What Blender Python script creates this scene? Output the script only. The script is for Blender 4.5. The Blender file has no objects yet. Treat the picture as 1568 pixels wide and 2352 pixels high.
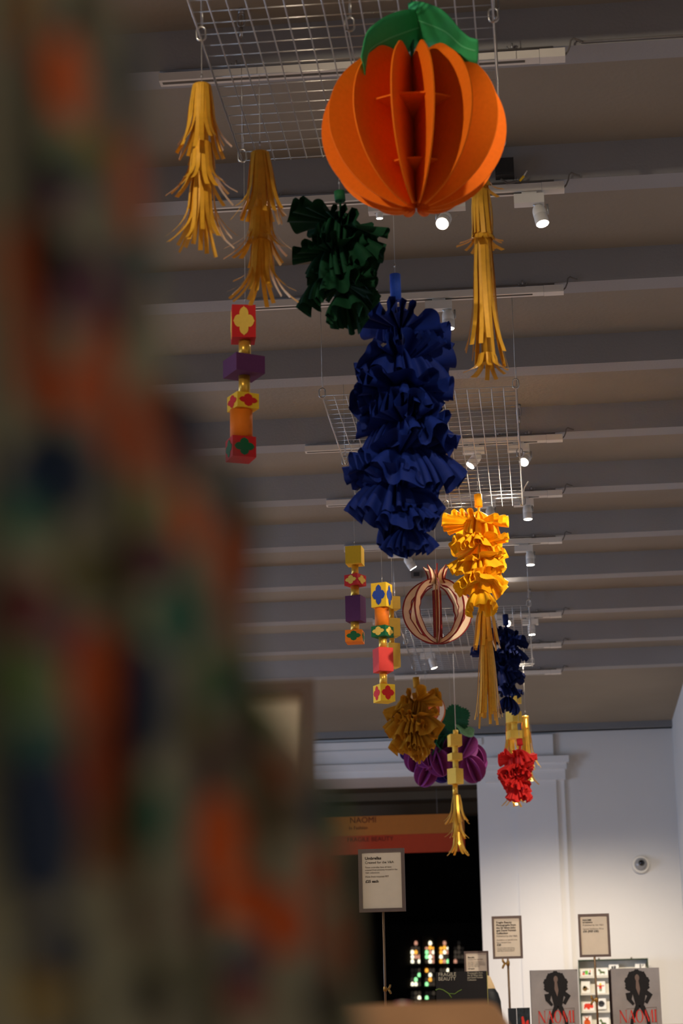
import bpy, math, random
from mathutils import Vector, Matrix
random.seed(7)
PI = math.pi
sc = bpy.context.scene
C = bpy.context.collection

# ------------------------------------------------------------------ camera
CX, CY, F = 784.0, 1176.0, 5000.0
CAMZ = 0.95
RIGHT = Vector((0.99521102, 0.0957279, -0.01977861))    # world axes as seen by the camera rows
ROWS = ((0.99521102, 0.0957279, -0.01977861), (0.04396501, -0.25764014, 0.9652402), (-0.08730465, 0.96148725, 0.26061499))
r_, u_, f_ = (Vector(v).normalized() for v in ROWS)
cam_d = bpy.data.cameras.new('camera')
cam = bpy.data.objects.new('camera', cam_d); C.objects.link(cam)
cam.matrix_world = Matrix(((r_.x, u_.x, -f_.x, 0), (r_.y, u_.y, -f_.y, 0), (r_.z, u_.z, -f_.z, CAMZ), (0, 0, 0, 1)))
cam_d.sensor_fit = 'VERTICAL'; cam_d.sensor_height = 36.0; cam_d.sensor_width = 24.0
cam_d.lens = F / 2352.0 * 36.0
cam_d.clip_start = 0.02; cam_d.clip_end = 200
cam_d.dof.use_dof = True; cam_d.dof.focus_distance = 6.8; cam_d.dof.aperture_fstop = 6.7
cam_d.dof.aperture_blades = 7
sc.camera = cam

# ------------------------------------------------------------------ world, big lights, exposure
w = bpy.data.worlds.new('world'); sc.world = w; w.use_nodes = True
w.node_tree.nodes['Background'].inputs[0].default_value = (0.55, 0.68, 1.0, 1)
w.node_tree.nodes['Background'].inputs[1].default_value = 0.6
sc.view_settings.view_transform = 'Standard'; sc.view_settings.look = 'None'
sc.view_settings.gamma = 1.0; sc.view_settings.use_curve_mapping = False
sc.view_settings.exposure = 0.62

def area(name, loc, target, sx, sy, power, col):
    d = bpy.data.lights.new(name, 'AREA'); d.shape = 'RECTANGLE'; d.size = sx; d.size_y = sy
    d.energy = power; d.color = col
    o = bpy.data.objects.new(name, d); C.objects.link(o); o.location = loc
    o.rotation_euler = (Vector(target) - Vector(loc)).to_track_quat('-Z', 'Y').to_euler()
    return o
# daylight in the tall windows of the left wall
for yy, pw in ((3.0, 16), (7.5, 50), (12.0, 75)):
    area('window_daylight', (-5.9, yy, 1.75), (0, yy, 1.75), 1.6, 2.0, pw, (0.50, 0.68, 1.0))
# unseen warm spots: wide ones for the shop's other ceiling rows, aimed ones added
def spot(name, loc, target, power, deg, blend, col, rad=0.03):
    d = bpy.data.lights.new(name, 'SPOT'); d.energy = power; d.color = col
    d.spot_size = math.radians(deg); d.spot_blend = blend; d.shadow_soft_size = rad
    o = bpy.data.objects.new(name, d); C.objects.link(o); o.location = loc
    o.rotation_euler = (Vector(target) - Vector(loc)).to_track_quat('-Z', 'Y').to_euler()
    return o
WARM = (1.0, 0.86, 0.68)
NEUT = (1.0, 0.86, 0.70)
for xx, yy, pw in ((-2.6, 1.5, 50), (-2.4, 5.0, 60), (-2.6, 9.0, 150), (-2.5, 13.0, 110), (0.62, -1.3, 110), (0.35, 3.0, 25)):  # the one behind the camera is added to brighten the textile
    spot('unseen_lamp', (xx, yy, 3.38), (xx, yy + 0.2, 0), pw, 120, 0.6, WARM, 0.06)
spot('unseen_lamp', (0.78, 8.6, 3.38), (0.15, 11.6, 1.45), 150, 42, 0.7, NEUT, 0.05)  # added to brighten books and signs from the front
spot('unseen_lamp', (-1.7, 2.2, 3.38), (-0.3, 4.1, 3.0), 75, 40, 0.7, WARM, 0.03)  # unseen spot, brightens the globe's left side and leaves
spot('unseen_lamp', (-1.4, 5.4, 3.38), (-0.85, 8.0, 1.6), 60, 40, 0.7, WARM, 0.05)
spot('unseen_lamp', (0.42, 3.5, 3.38), (-0.30, 4.79, 2.35), 26, 30, 0.6, NEUT, 0.03)  # added to bring out the blue frills from above
spot('unseen_lamp', (0.62, 6.5, 3.38), (-0.20, 7.6, 2.84), 75, 17, 0.5, NEUT, 0.02)  # extra unseen spot, lights the yellow frills from the right front
spot('unseen_lamp', (0.45, 0.5, 3.38), (-0.28, 1.8, 1.42), 60, 24, 0.6, NEUT, 0.03)  # added to brighten the near out-of-focus sign
# wall washers on the last beam, aimed at the back wall display
for xx in (0.62, 0.15, -0.25):
    spot('wall_washer', (xx, 13.1, 3.36), (xx + 0.05, 15.7, 1.2), 88, 56, 0.9, (1.0, 0.84, 0.66), 0.05)

# ------------------------------------------------------------------ helpers
def P(x, y, Y):
    v = r_ * (x - CX) + u_ * (CY - y) + f_ * F
    return Vector((0, 0, CAMZ)) + v * (Y / v.y)
def PZ(x, y, z):          # pixel onto a horizontal plane
    v = r_ * (x - CX) + u_ * (CY - y) + f_ * F
    return Vector((0, 0, CAMZ)) + v * ((z - CAMZ) / v.z)
def M(px, Y): return px * Y / F * 1.0
def lin(c):
    out = []
    for v in c[:3]:
        v = v / 255.0
        out.append(v / 12.92 if v <= 0.04045 else ((v + 0.055) / 1.055) ** 2.4)
    return (*out, 1)

MATS = {}
def mat(name, col, rough=0.75, metal=0.0, var=0.06, scale=30.0, bump=0.0, emit=0, translucent=0.0, spec=0.3, bscale=None):
    if name in MATS: return MATS[name]
    m = bpy.data.materials.new(name); m.use_nodes = True; nt = m.node_tree; N = nt.nodes; L = nt.links
    b = N['Principled BSDF']; base = lin(col)
    b.inputs['Roughness'].default_value = rough; b.inputs['Metallic'].default_value = metal
    b.inputs['Specular IOR Level'].default_value = spec
    tc = N.new('ShaderNodeTexCoord'); nz = N.new('ShaderNodeTexNoise'); nz.inputs['Scale'].default_value = scale
    nz.inputs['Detail'].default_value = 4
    L.new(tc.outputs['Object'], nz.inputs['Vector'])
    rp = N.new('ShaderNodeValToRGB')
    rp.color_ramp.elements[0].position = 0.3; rp.color_ramp.elements[1].position = 0.7
    rp.color_ramp.elements[0].color = tuple(max(0, c * (1 - var)) for c in base[:3]) + (1,)
    rp.color_ramp.elements[1].color = tuple(min(1, c * (1 + var)) for c in base[:3]) + (1,)
    L.new(nz.outputs['Fac'], rp.inputs['Fac']); L.new(rp.outputs['Color'], b.inputs['Base Color'])
    if bump:
        bp = N.new('ShaderNodeBump'); bp.inputs['Strength'].default_value = bump; bp.inputs['Distance'].default_value = 0.01
        n2 = N.new('ShaderNodeTexNoise'); n2.inputs['Scale'].default_value = bscale or scale * 4; n2.inputs['Detail'].default_value = 3
        L.new(tc.outputs['Object'], n2.inputs['Vector'])
        L.new(n2.outputs['Fac'], bp.inputs['Height']); L.new(bp.outputs['Normal'], b.inputs['Normal'])
    if emit:
        b.inputs['Emission Color'].default_value = base; b.inputs['Emission Strength'].default_value = emit
    if translucent:
        tr = N.new('ShaderNodeBsdfTranslucent'); L.new(rp.outputs['Color'], tr.inputs['Color'])
        mx = N.new('ShaderNodeMixShader'); mx.inputs[0].default_value = translucent
        L.new(b.outputs[0], mx.inputs[1]); L.new(tr.outputs[0], mx.inputs[2])
        L.new(mx.outputs[0], N['Material Output'].inputs['Surface'])
    MATS[name] = m
    return m

ORG = {}
def thing(name, label, cat, loc, group=None):
    o = bpy.data.objects.new(name, None); C.objects.link(o); o.location = loc; o.empty_display_size = 0.05
    o['label'] = label; o['category'] = cat
    if group: o['group'] = group
    ORG[o.name] = Vector(loc)
    return o
def tag(o, label, cat, group=None):
    o['label'] = label; o['category'] = cat
    if group: o['group'] = group
    return o

class MB:
    def __init__(s): s.v = []; s.f = []; s.smooth = []
    def add(s, vs, fs, smooth=False):
        n = len(s.v); s.v += [Vector(p) for p in vs]
        s.f += [tuple(i + n for i in f) for f in fs]; s.smooth += [smooth] * len(fs)
        return s
    def box(s, lo, hi, rot=None, about=None):
        x0, y0, z0 = lo; x1, y1, z1 = hi
        vs = [Vector(p) for p in ((x0, y0, z0), (x1, y0, z0), (x1, y1, z0), (x0, y1, z0), (x0, y0, z1), (x1, y0, z1), (x1, y1, z1), (x0, y1, z1))]
        if rot is not None:
            c = Vector(about) if about is not None else (Vector(lo) + Vector(hi)) / 2
            vs = [rot @ (v - c) + c for v in vs]
        return s.add(vs, [(0, 3, 2, 1), (4, 5, 6, 7), (0, 1, 5, 4), (1, 2, 6, 5), (2, 3, 7, 6), (3, 0, 4, 7)])
    def tube(s, pts, rad, n=8, cap=True, closed=False):
        pts = [Vector(p) for p in pts]; k = len(pts)
        rads = rad if isinstance(rad, (list, tuple)) else [rad] * k
        vs = []; prev = None
        for i, p in enumerate(pts):
            if closed: t = pts[(i + 1) % k] - pts[i - 1]
            else: t = pts[min(i + 1, k - 1)] - pts[max(i - 1, 0)]
            t.normalize()
            if prev is None:
                a = Vector((0, 0, 1)) if abs(t.z) < 0.9 else Vector((1, 0, 0))
                e = t.cross(a).normalized()
            else:
                e = (prev - t * prev.dot(t)).normalized()
            prev = e; g = t.cross(e)
            for j in range(n):
                a = 2 * PI * j / n
                vs.append(p + (e * math.cos(a) + g * math.sin(a)) * rads[i])
        fs = []
        for i in range(k if closed else k - 1):
            i2 = (i + 1) % k
            for j in range(n):
                fs.append((i * n + j, i * n + (j + 1) % n, i2 * n + (j + 1) % n, i2 * n + j))
        s.add(vs, fs, True)
        if cap and not closed:
            b = len(s.v) - k * n
            s.f += [tuple(b + j for j in reversed(range(n))), tuple(b + (k - 1) * n + j for j in range(n))]
            s.smooth += [False, False]
        return s
    def grid(s, rows, smooth=True, wrap=False):
        nr = len(rows); nc = len(rows[0]); vs = [p for r in rows for p in r]; fs = []
        for i in range(nr - 1):
            for j in range(nc if wrap else nc - 1):
                j2 = (j + 1) % nc
                fs.append((i * nc + j, i * nc + j2, (i + 1) * nc + j2, (i + 1) * nc + j))
        return s.add(vs, fs, smooth)
    def plate(s, outline, thick_vec):
        """extruded flat outline (list of Vectors), convex or star-shaped enough for an ngon"""
        n = len(outline); t = Vector(thick_vec)
        vs = [Vector(p) - t / 2 for p in outline] + [Vector(p) + t / 2 for p in outline]
        fs = [tuple(range(n)), tuple(reversed(range(n, 2 * n)))]
        fs += [(i, (i + 1) % n, n + (i + 1) % n, n + i) for i in range(n)]
        return s.add(vs, fs)
    def ringplate(s, a, b, thick_vec, closed=False):
        """extruded band between polylines a and b"""
        n = len(a); t = Vector(thick_vec) / 2
        vs = [Vector(p) - t for p in a] + [Vector(p) - t for p in b] + [Vector(p) + t for p in a] + [Vector(p) + t for p in b]
        fs = []
        for i in range(n if closed else n - 1):
            j = (i + 1) % n
            fs += [(i, j, n + j, n + i), (2 * n + i, 3 * n + i, 3 * n + j, 2 * n + j), (i, 2 * n + i, 2 * n + j, j), (n + i, n + j, 3 * n + j, 3 * n + i)]
        return s.add(vs, fs)
    def build(s, name, m, parent=None, kind=None, mesh_only=False):
        org = ORG[parent.name] if parent is not None else Vector((0, 0, 0))
        me = bpy.data.meshes.new(name); me.from_pydata([v - org for v in s.v], [], s.f); me.update()
        if any(s.smooth): me.polygons.foreach_set('use_smooth', s.smooth)
        me.materials.append(m)
        if mesh_only: return me
        o = bpy.data.objects.new(name, me); C.objects.link(o)
        if parent is not None: o.parent = parent
        ORG[o.name] = org
        if kind: o['kind'] = kind
        return o

def struct(name, mb, m, label):
    o = mb.build(name, m); o['kind'] = 'structure'; o['label'] = label; return o

def text(body, size, m, parent, loc, xdir=(1, 0, 0), updir=(0, 0, 1), extrude=0.0003, name='lettering', wide=1.0, spacing=1.0, bold=0.0, align='LEFT'):
    cu = bpy.data.curves.new('t', 'FONT'); cu.body = body; cu.size = size; cu.extrude = extrude; cu.offset = bold
    cu.space_character = spacing; cu.align_x = align; cu.resolution_u = 3
    to = bpy.data.objects.new('t', cu); C.objects.link(to)
    dg = bpy.context.evaluated_depsgraph_get(); dg.update()
    me = bpy.data.meshes.new_from_object(to.evaluated_get(dg))
    bpy.data.objects.remove(to); bpy.data.curves.remove(cu)
    X = Vector(xdir).normalized(); U = Vector(updir).normalized(); Nn = X.cross(U)
    org = ORG[parent.name]
    for v in me.vertices:
        v.co = Vector(loc) + X * (v.co.x * wide) + U * v.co.y + Nn * v.co.z - org
    me.materials.clear(); me.materials.append(m); me.name = name
    o = bpy.data.objects.new(name, me); C.objects.link(o); o.parent = parent; ORG[o.name] = org
    return o

def rotz(a): return Matrix.Rotation(a, 3, 'Z')

# ------------------------------------------------------------------ materials
m_ceil = mat('plaster_ceiling', (146, 135, 118), 0.9, var=0.07, scale=1.6, bump=0.15, bscale=60)
m_beam = mat('painted_beam', (150, 147, 144), 0.65, var=0.05, scale=3, bump=0.1, bscale=120)
m_wall = mat('white_wall', (218, 216, 212), 0.85, var=0.02, scale=2, bump=0.04, bscale=90)
m_trim = mat('white_trim', (226, 225, 223), 0.7, var=0.02, scale=3)
m_corn = mat('grey_cornice', (120, 120, 120), 0.7, var=0.04, scale=3)
m_floor = mat('floor_oak', (176, 140, 104), 0.5, var=0.15, scale=4)
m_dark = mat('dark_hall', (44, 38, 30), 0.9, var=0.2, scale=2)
m_track = mat('track_white', (226, 218, 204), 0.45, var=0.02)
m_slot = mat('track_slot', (90, 84, 74), 0.6)
m_lampw = mat('lamp_white', (222, 218, 208), 0.4, var=0.02)
m_lens = mat('lamp_lens', (255, 244, 226), 0.4, emit=14, var=0)
m_steel = mat('steel_wire', (190, 186, 180), 0.28, metal=0.9, var=0.05)
m_zinc = mat('zinc', (170, 168, 165), 0.4, metal=0.7, var=0.1)
m_cable = mat('grey_cable', (110, 104, 98), 0.6)
m_box = mat('dark_box', (48, 48, 48), 0.6, var=0.15)
m_string = mat('nylon_string', (170, 165, 158), 0.4, spec=0.5)
m_cord = mat('pale_cord', (205, 200, 192), 0.7)
m_orange = mat('orange_card', (240, 116, 16), 0.72, var=0.04, scale=120, spec=0.15)
m_green = mat('green_card', (58, 166, 98), 0.7, var=0.04, scale=100, spec=0.2)
m_rib = mat('green_rib', (96, 190, 130), 0.7)
m_gold = mat('gold_paper', (226, 166, 44), 0.5, metal=0.1, var=0.08, scale=60, spec=0.4)
m_goldd = mat('gold_foil', (232, 182, 70), 0.32, metal=0.55, var=0.05, scale=60)
m_blue = mat('blue_paper', (15, 38, 112), 0.7, var=0.1, scale=80, spec=0.2)
m_bluet = mat('blue_tube', (42, 84, 190), 0.6, var=0.08, scale=200, bump=0.2)
m_navy = mat('navy_paper', (14, 28, 78), 0.7, var=0.1, scale=80, spec=0.2)
m_dgreen = mat('dark_green_paper', (14, 58, 34), 0.75, var=0.12, scale=80, spec=0.15)
m_yell = mat('yellow_paper', (250, 186, 24), 0.7, var=0.05, scale=80, translucent=0.15, spec=0.2)
m_ochre = mat('ochre_paper', (198, 138, 32), 0.7, var=0.08, scale=80, translucent=0.1, spec=0.2)
m_redp = mat('red_paper', (212, 44, 40), 0.7, var=0.06, scale=80, translucent=0.1, spec=0.2)
m_cred = mat('card_red', (206, 34, 34), 0.7, var=0.03, scale=100)
m_ccoral = mat('card_coral', (226, 66, 58), 0.7, var=0.03, scale=100)
m_cyel = mat('card_yellow', (242, 196, 44), 0.7, var=0.03, scale=100)
m_clem = mat('card_lemon', (246, 206, 84), 0.7, var=0.03, scale=100)
m_cpur = mat('card_purple', (92, 44, 88), 0.75, var=0.05, scale=100)
m_corg = mat('card_orange', (246, 130, 24), 0.7, var=0.03, scale=100)
m_cgrn = mat('card_green', (20, 104, 58), 0.7, var=0.03, scale=100)
m_cblu = mat('card_blue', (44, 72, 150), 0.7, var=0.03, scale=100)
m_cmot = mat('card_pale_yellow', (240, 200, 84), 0.7, var=0.03, scale=100)
m_ply = mat('cream_ply', (242, 216, 182), 0.7, var=0.06, scale=40)
m_mar = mat('maroon_edge', (132, 26, 22), 0.7, var=0.06)
m_grape = mat('grape_card', (132, 54, 122), 0.65, var=0.08, scale=60, spec=0.2)
m_grape2 = mat('grape_card_blue', (60, 44, 130), 0.65, var=0.08, scale=60, spec=0.2)
m_leafd = mat('leaf_dark', (18, 84, 48), 0.6, var=0.15, scale=60)
m_leaflit = mat('leaf_lit', (120, 176, 128), 0.6, var=0.2, scale=60)  # paler vine leaf, the light falling on it put into the colour
m_frame = mat('sign_frame', (104, 88, 80), 0.5, var=0.05)
m_card = mat('sign_card', (222, 208, 184), 0.75, var=0.02)
m_ink = mat('ink', (40, 32, 30), 0.8, var=0)
m_inkl = mat('ink_grey', (96, 82, 74), 0.8, var=0)
m_brass = mat('brass', (150, 116, 60), 0.4, metal=0.7, var=0.1)
m_pole = mat('bronze_pole', (120, 96, 70), 0.4, metal=0.5, var=0.08)
m_wood = mat('plinth_wood', (200, 156, 114), 0.6, var=0.1, scale=20)

# ------------------------------------------------------------------ room shell
Z0 = CAMZ
SOFF = 2.475 + Z0; SLAB = 2.583 + Z0
S = 0.805
WY = 15.72                          # back wall plane
RX = 0.93                           # right wall plane
LX = -6.0
struct('floor', MB().box((LX, -4, -0.1), (RX + 0.2, WY, 0)), m_floor, 'pale oak shop floor')
ceil = struct('ceiling', MB().box((LX, -4, SLAB), (RX + 0.2, WY + 0.2, SLAB + 0.15)), m_ceil, 'grey plaster ceiling between beams')
beam_me = MB().box((LX, 0, SOFF), (RX, 0.098, SLAB + 0.01)).build('ceiling_beam', m_beam, mesh_only=True)
BEAM = {}
for k in range(-5, 11):
    o = bpy.data.objects.new('ceiling_beam', beam_me); C.objects.link(o); o.parent = ceil
    o.location = (0, 4.874 + S * k, 0); BEAM[k] = o; ORG[o.name] = Vector(o.location)
struct('wall_right', MB().box((RX, -4, 0), (RX + 0.2, WY + 0.2, SLAB)), m_wall, 'white side wall meeting the ceiling')
struct('wall_front', MB().box((LX, -4.2, 0), (RX + 0.2, -4, SLAB)), m_wall, 'white wall behind the viewer')
# left wall with three tall windows
mb = MB()
mb.box((LX - 0.2, -4, 0), (LX, WY, 0.8)).box((LX - 0.2, -4, 3.0), (LX, WY, SLAB + 0.1))
ys = [-4] + [v for yy in (3.0, 7.5, 12.0) for v in (yy - 0.9, yy + 0.9)] + [WY]
for i in range(0, len(ys), 2): mb.box((LX - 0.2, ys[i], 0.8), (LX, ys[i + 1], 3.0))
struct('wall_left', mb, m_wall, 'white wall with tall windows')
# back wall with the doorway opening
JX = P(1103, 2000, WY).x            # right jamb
OPZ = P(1000, 1783, WY).z           # underside of the lintel
OPL = -3.6
struct('wall_back', MB().box((JX, WY, 0), (RX + 0.2, WY + 0.5, SLAB)).box((OPL, WY, OPZ), (JX, WY + 0.5, SLAB)).box((LX, WY, 0), (OPL, WY + 0.5, SLAB)), m_wall, 'white end wall with a wide dark doorway')
def wz(x, y): return P(x, y, WY).z
def wx(x, y): return P(x, y, WY).x
# cornice of two grey steps along the wall top
zc = wz(1400, 1675)
struct('trim_1', MB().box((LX, WY - 0.10, SLAB - 0.045), (RX, WY, SLAB)).box((LX, WY - 0.06, zc), (RX, WY, SLAB - 0.045)), m_corn, 'grey stepped cornice along the top of the end wall')
# lintel mouldings over the doorway
xr = wx(1108, 1750)
lz = [wz(1000, y) for y in (1700, 1716, 1752, 1768, 1783)]
struct('trim_2', MB().box((OPL, WY - 0.03, lz[1]), (xr, WY, lz[0])).box((OPL, WY - 0.015, lz[2]), (xr, WY, lz[1] - 0.01)).box((OPL, WY - 0.05, lz[3]), (xr, WY, lz[2])).box((OPL, WY - 0.035, OPZ), (xr, WY, lz[3])), m_trim, 'white moulded lintel over the dark doorway')
# architrave, pilaster shaft and stepped capital
a0, a1, a2, a3 = wx(1118, 1900), wx(1186, 1900), wx(1281, 1900), wx(1300, 1900)
cz = [wz(1200, y) for y in (1742, 1757, 1772, 1796)]
struct('trim_3', MB().box((JX - 0.002, WY - 0.018, 0), (a1, WY, wz(1150, 1690))), m_trim, 'white door architrave beside the pilaster')
struct('trim_4', MB().box((a1, WY - 0.04, 0), (a2, WY, cz[3])), m_trim, 'white flat pilaster shaft')
struct('trim_5', MB().box((a2, WY - 0.02, 0), (a3, WY, cz[3])), m_trim, 'white narrow side strip of the pilaster')
struct('trim_6', MB().box((a0, WY - 0.085, cz[1]), (wx(1306, 1750), WY, cz[0])).box((a0, WY - 0.072, cz[2]), (wx(1300, 1750), WY, cz[1])).box((a0, WY - 0.056, cz[3]), (wx(1296, 1750), WY, cz[2])), m_trim, 'white stepped pilaster capital')
struct('trim_7', MB().box((wx(1112, 1700), WY - 0.03, cz[0]), (wx(1270, 1720), WY, wz(1200, 1690))), m_trim, 'white block above the pilaster capital')
# dark hall beyond
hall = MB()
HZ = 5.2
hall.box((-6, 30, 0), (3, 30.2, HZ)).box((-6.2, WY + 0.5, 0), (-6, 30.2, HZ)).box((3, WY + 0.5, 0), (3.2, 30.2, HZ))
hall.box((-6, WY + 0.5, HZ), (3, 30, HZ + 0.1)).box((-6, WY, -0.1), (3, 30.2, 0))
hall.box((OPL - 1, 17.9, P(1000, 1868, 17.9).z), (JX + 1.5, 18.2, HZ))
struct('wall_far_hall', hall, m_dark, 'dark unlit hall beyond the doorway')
struct('trim_8', MB().box((OPL - 1, WY + 0.5, OPZ - 0.0), (JX + 1.5, 17.9, OPZ + 0.1)).box((OPL - 1, 16.5, OPZ - 0.06), (JX + 1.5, 16.62, OPZ)).box((OPL - 1, 17.2, OPZ - 0.09), (JX + 1.5, 17.35, OPZ)), mat('brown_soffit', (92, 78, 60), 0.8, var=0.1, scale=3), 'brown panelled doorway soffit')

# rolled mill mark on the third beam
bt = BEAM[2]
ORGb = Vector((0, 4.874 + 2 * S, 0)); ORG[bt.name] = ORGb
pA = P(930, 636, ORGb.y)
t_ = text('FRODINGHAM   ENGLAND', 0.021, m_beam, bt, (0, 0, 0), extrude=0.0012)
xs = [v.co.x for v in t_.data.vertices]; wd = max(xs) - min(xs)
for v in t_.data.vertices:
    v.co.x += pA.x - wd * 0.60; v.co.z += pA.z; v.co.y += ORGb.y - ORGb.y - 0.0

# ------------------------------------------------------------------ lighting tracks and spotlights
TY = lambda k: 4.868 + S * k
def make_track(k, label):
    y0 = TY(k) - 0.012; zb, zt = 2.440 + Z0, 2.461 + Z0
    t = thing('lighting_track', label, 'track light', (-0.37, y0 + 0.016, zb), 'white lighting tracks under the ceiling beams')
    MB().box((-0.872, y0, zb), (0.065, y0 + 0.034, zt)).build('rail', m_track, t)
    MB().box((-0.865, y0 + 0.010, zb - 0.0006), (0.03, y0 + 0.022, zb + 0.004)).build('slot', m_slot, t)
    MB().box((0.066, y0 - 0.001, zb - 0.001), (0.128, y0 + 0.035, zt + 0.001)).build('end_feed', m_track, t)
    for xx in (-0.68, -0.12, 0.0):
        c = MB(); zz = zt
        c.box((xx - 0.004, y0 + 0.008, zz), (xx + 0.004, y0 + 0.03, zz + 0.016))
        for sg in (-1, 1):
            c.tube([(xx, y0 + 0.012, zz + 0.003), (xx + sg * 0.008, y0 + 0.008, zz + 0.004), (xx + sg * 0.013, y0 + 0.005, zz + 0.016)], 0.0024, 6)
        c.tube([(xx, y0 + 0.006, zz + 0.008), (xx, y0 + 0.006, zz + 0.024)], 0.003, 6)
        c.build('beam_clamp', m_zinc, t)
    MB().tube([(-0.87, y0 + 0.004, zt + 0.006), (0.10, y0 + 0.004, zt + 0.006)], 0.0028, 6).build('fixing_rod', m_cable, t)
    pts = [(0.125, y0 + 0.02, zb + 0.008), (0.134, y0 + 0.004, zb + 0.012), (0.140, y0 + 0.002, zt + 0.004), (0.143, y0 + 0.002, zt + 0.020), (0.150, y0 + 0.003, zt + 0.026), (0.158, y0 + 0.005, zt + 0.022), (0.172, y0 + 0.008, zt + 0.018)]
    MB().tube(pts, 0.0026, 6).build('feed_cable', m_cable, t)
    if k == 0:
        MB().tube([(0.165, y0 + 0.011, zt + 0.019), (0.9, y0 + 0.011, zt + 0.019)], 0.0028, 6).build('conduit', m_cable, t)
    return t
TL = {0: 'white lighting track behind the orange paper globe leaves with a conduit running on', 1: 'white lighting track with spotlights just below the orange paper globe',
      2: 'white lighting track behind the green and blue frilled garlands', 4: 'white lighting track above the far part of the second wire grid carrying tilted spotlight',
      5: 'white lighting track at the far edge of the second wire grid', 6: 'white lighting track behind the topmost yellow frills',
      8: 'white lighting track above the near edge of the third wire grid', 9: 'white lighting track above the middle of the third wire grid', 10: 'white lighting track on the last beam before the end wall'}
for k in TL: make_track(k, TL[k])

def make_spot(k, hx, hy, gx, aim, label, power=0, light_deg=40, L=0.064, R=0.0195, glow=None, target=None, col=NEUT):
    Y = TY(k) + 0.004
    hc = P(hx, hy, Y)
    zb = 2.440 + Z0
    gxx = P(gx, hy, Y).x
    t = thing('spotlight', label, 'spotlight', (hc.x, Y, zb - 0.035), 'white track spotlights')
    MB().box((gxx - 0.042, Y - 0.017, zb - 0.037), (gxx + 0.042, Y + 0.017, zb - 0.009)).build('gear_box', m_lampw, t)
    MB().box((gxx - 0.02, Y - 0.008, zb - 0.010), (gxx + 0.022, Y + 0.008, zb - 0.0005)).build('track_adapter', m_lampw, t)
    d = (Vector(target) - hc).normalized() if target is not None else Vector(aim).normalized()
    back = hc - d * L * 0.5
    pts = []; rr = []
    for a, q in ((0.0, 0.30), (0.06, 0.62), (0.16, 0.86), (0.30, 0.98), (0.55, 1.0), (0.56, 0.96), (0.58, 1.0), (0.98, 1.0), (1.0, 0.96)):
        pts.append(back + d * L * a); rr.append(R * q)
    head = MB().tube(pts, rr, 20); 
    head.build('head', m_lampw, t)
    le = MB(); le.tube([back + d * L * 0.985, back + d * (L * 1.012)], R * 0.86, 20)
    le.build('lens', glow or m_lens, t)
    top = Vector((hc.x + 0.02 if gx <= hx else hc.x - 0.02, Y, zb - 0.037))
    piv = back + d * L * 0.12 
    arm = MB().tube([(gxx + (0.012 if hx >= gx else -0.012), Y, zb - 0.036), (piv.x, Y, zb - 0.044), piv + Vector((0.0, 0, 0.002))], 0.004, 8)
    side = Vector((1 if hx >= gx else -1, 0, 0)) * R * 1.08
    arm.tube([Vector((hc.x, Y, zb - 0.038)) + side, hc + side * 1.02], 0.0035, 6)
    arm.build('bracket', m_zinc, t)
    if power:
        ld = bpy.data.lights.new('lamp', 'SPOT'); ld.energy = power; ld.color = col; ld.spot_size = math.radians(light_deg); ld.spot_blend = 0.5; ld.shadow_soft_size = 0.016
        lo = bpy.data.objects.new('lamp', ld); C.objects.link(lo); lo.parent = t
        lo.location = back + d * L * 1.05 - Vector(t.location)
        lo.rotation_euler = d.to_track_quat('-Z', 'Y').to_euler()
    return t
yf = P(1095, 1270, 7.6)
make_spot(1, 1240, 493, 1216, (0.18, -0.22, -0.95), 'white spotlight right of the orange globe, next to a dark junction box', 14, 60)
make_spot(1, 1020, 505, 1035, (-0.14, -0.62, -0.55), 'white spotlight glaring at the viewer under the orange globe', 6, 60)
make_spot(1, 871, 482, 880, (0, 0.1, -1), 'small white spotlight peeping out under the orange globe beside dark green frills', 10, 50, L=0.05, R=0.010)
make_spot(2, 1029, 733, 1008, (0.02, 0.0, -1), 'white spotlight pointing straight down right of the blue frilled garland stem', 16, 60)
make_spot(4, 1090, 1056, 1088, (-0.55, -0.25, -0.75), 'white spotlight tilted sideways seen through the second wire grid', 10, 60)
make_spot(4, 1207, 1053, 1191, (0, 0, 0), 'white spotlight just outside the right edge of the second wire grid', 90, 44, target=yf + Vector((0.02, 0, 0.02)))
make_spot(5, 1211, 1176, 1203, (0.02, 0.0, -1), 'white spotlight beside the far corner of the second wire grid', 16, 60)
make_spot(5, 1126, 1182, 1116, (0.1, -0.1, -1), 'white spotlight half hidden by the stem of the yellow frills', 8, 50)
make_spot(6, 1217, 1282, 1203, (0.02, 0.0, -1), 'white spotlight right of the yellow frilled garland', 16, 60)
make_spot(6, 940, 1292, 912, (0.5, 0.2, -0.8), 'white spotlight tilted sideways above the cut-out pomegranate', 8, 50)
make_spot(8, 1220, 1444, 1218, (0.02, 0.0, -1), 'white spotlight seen through the right side of the third wire grid', 45, 70)
make_spot(8, 1166, 1428, 1160, (-0.1, -0.75, -0.4), 'white spotlight glaring through the near edge of the third wire grid', 30, 80, glow=mat('lamp_lens_hot', (255, 244, 226), 0.4, emit=60, var=0))
make_spot(9, 993, 1522, 982, (0.3, 0.1, -1), 'white spotlight seen through the third wire grid below the cut-out pomegranate', 30, 70)

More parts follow.
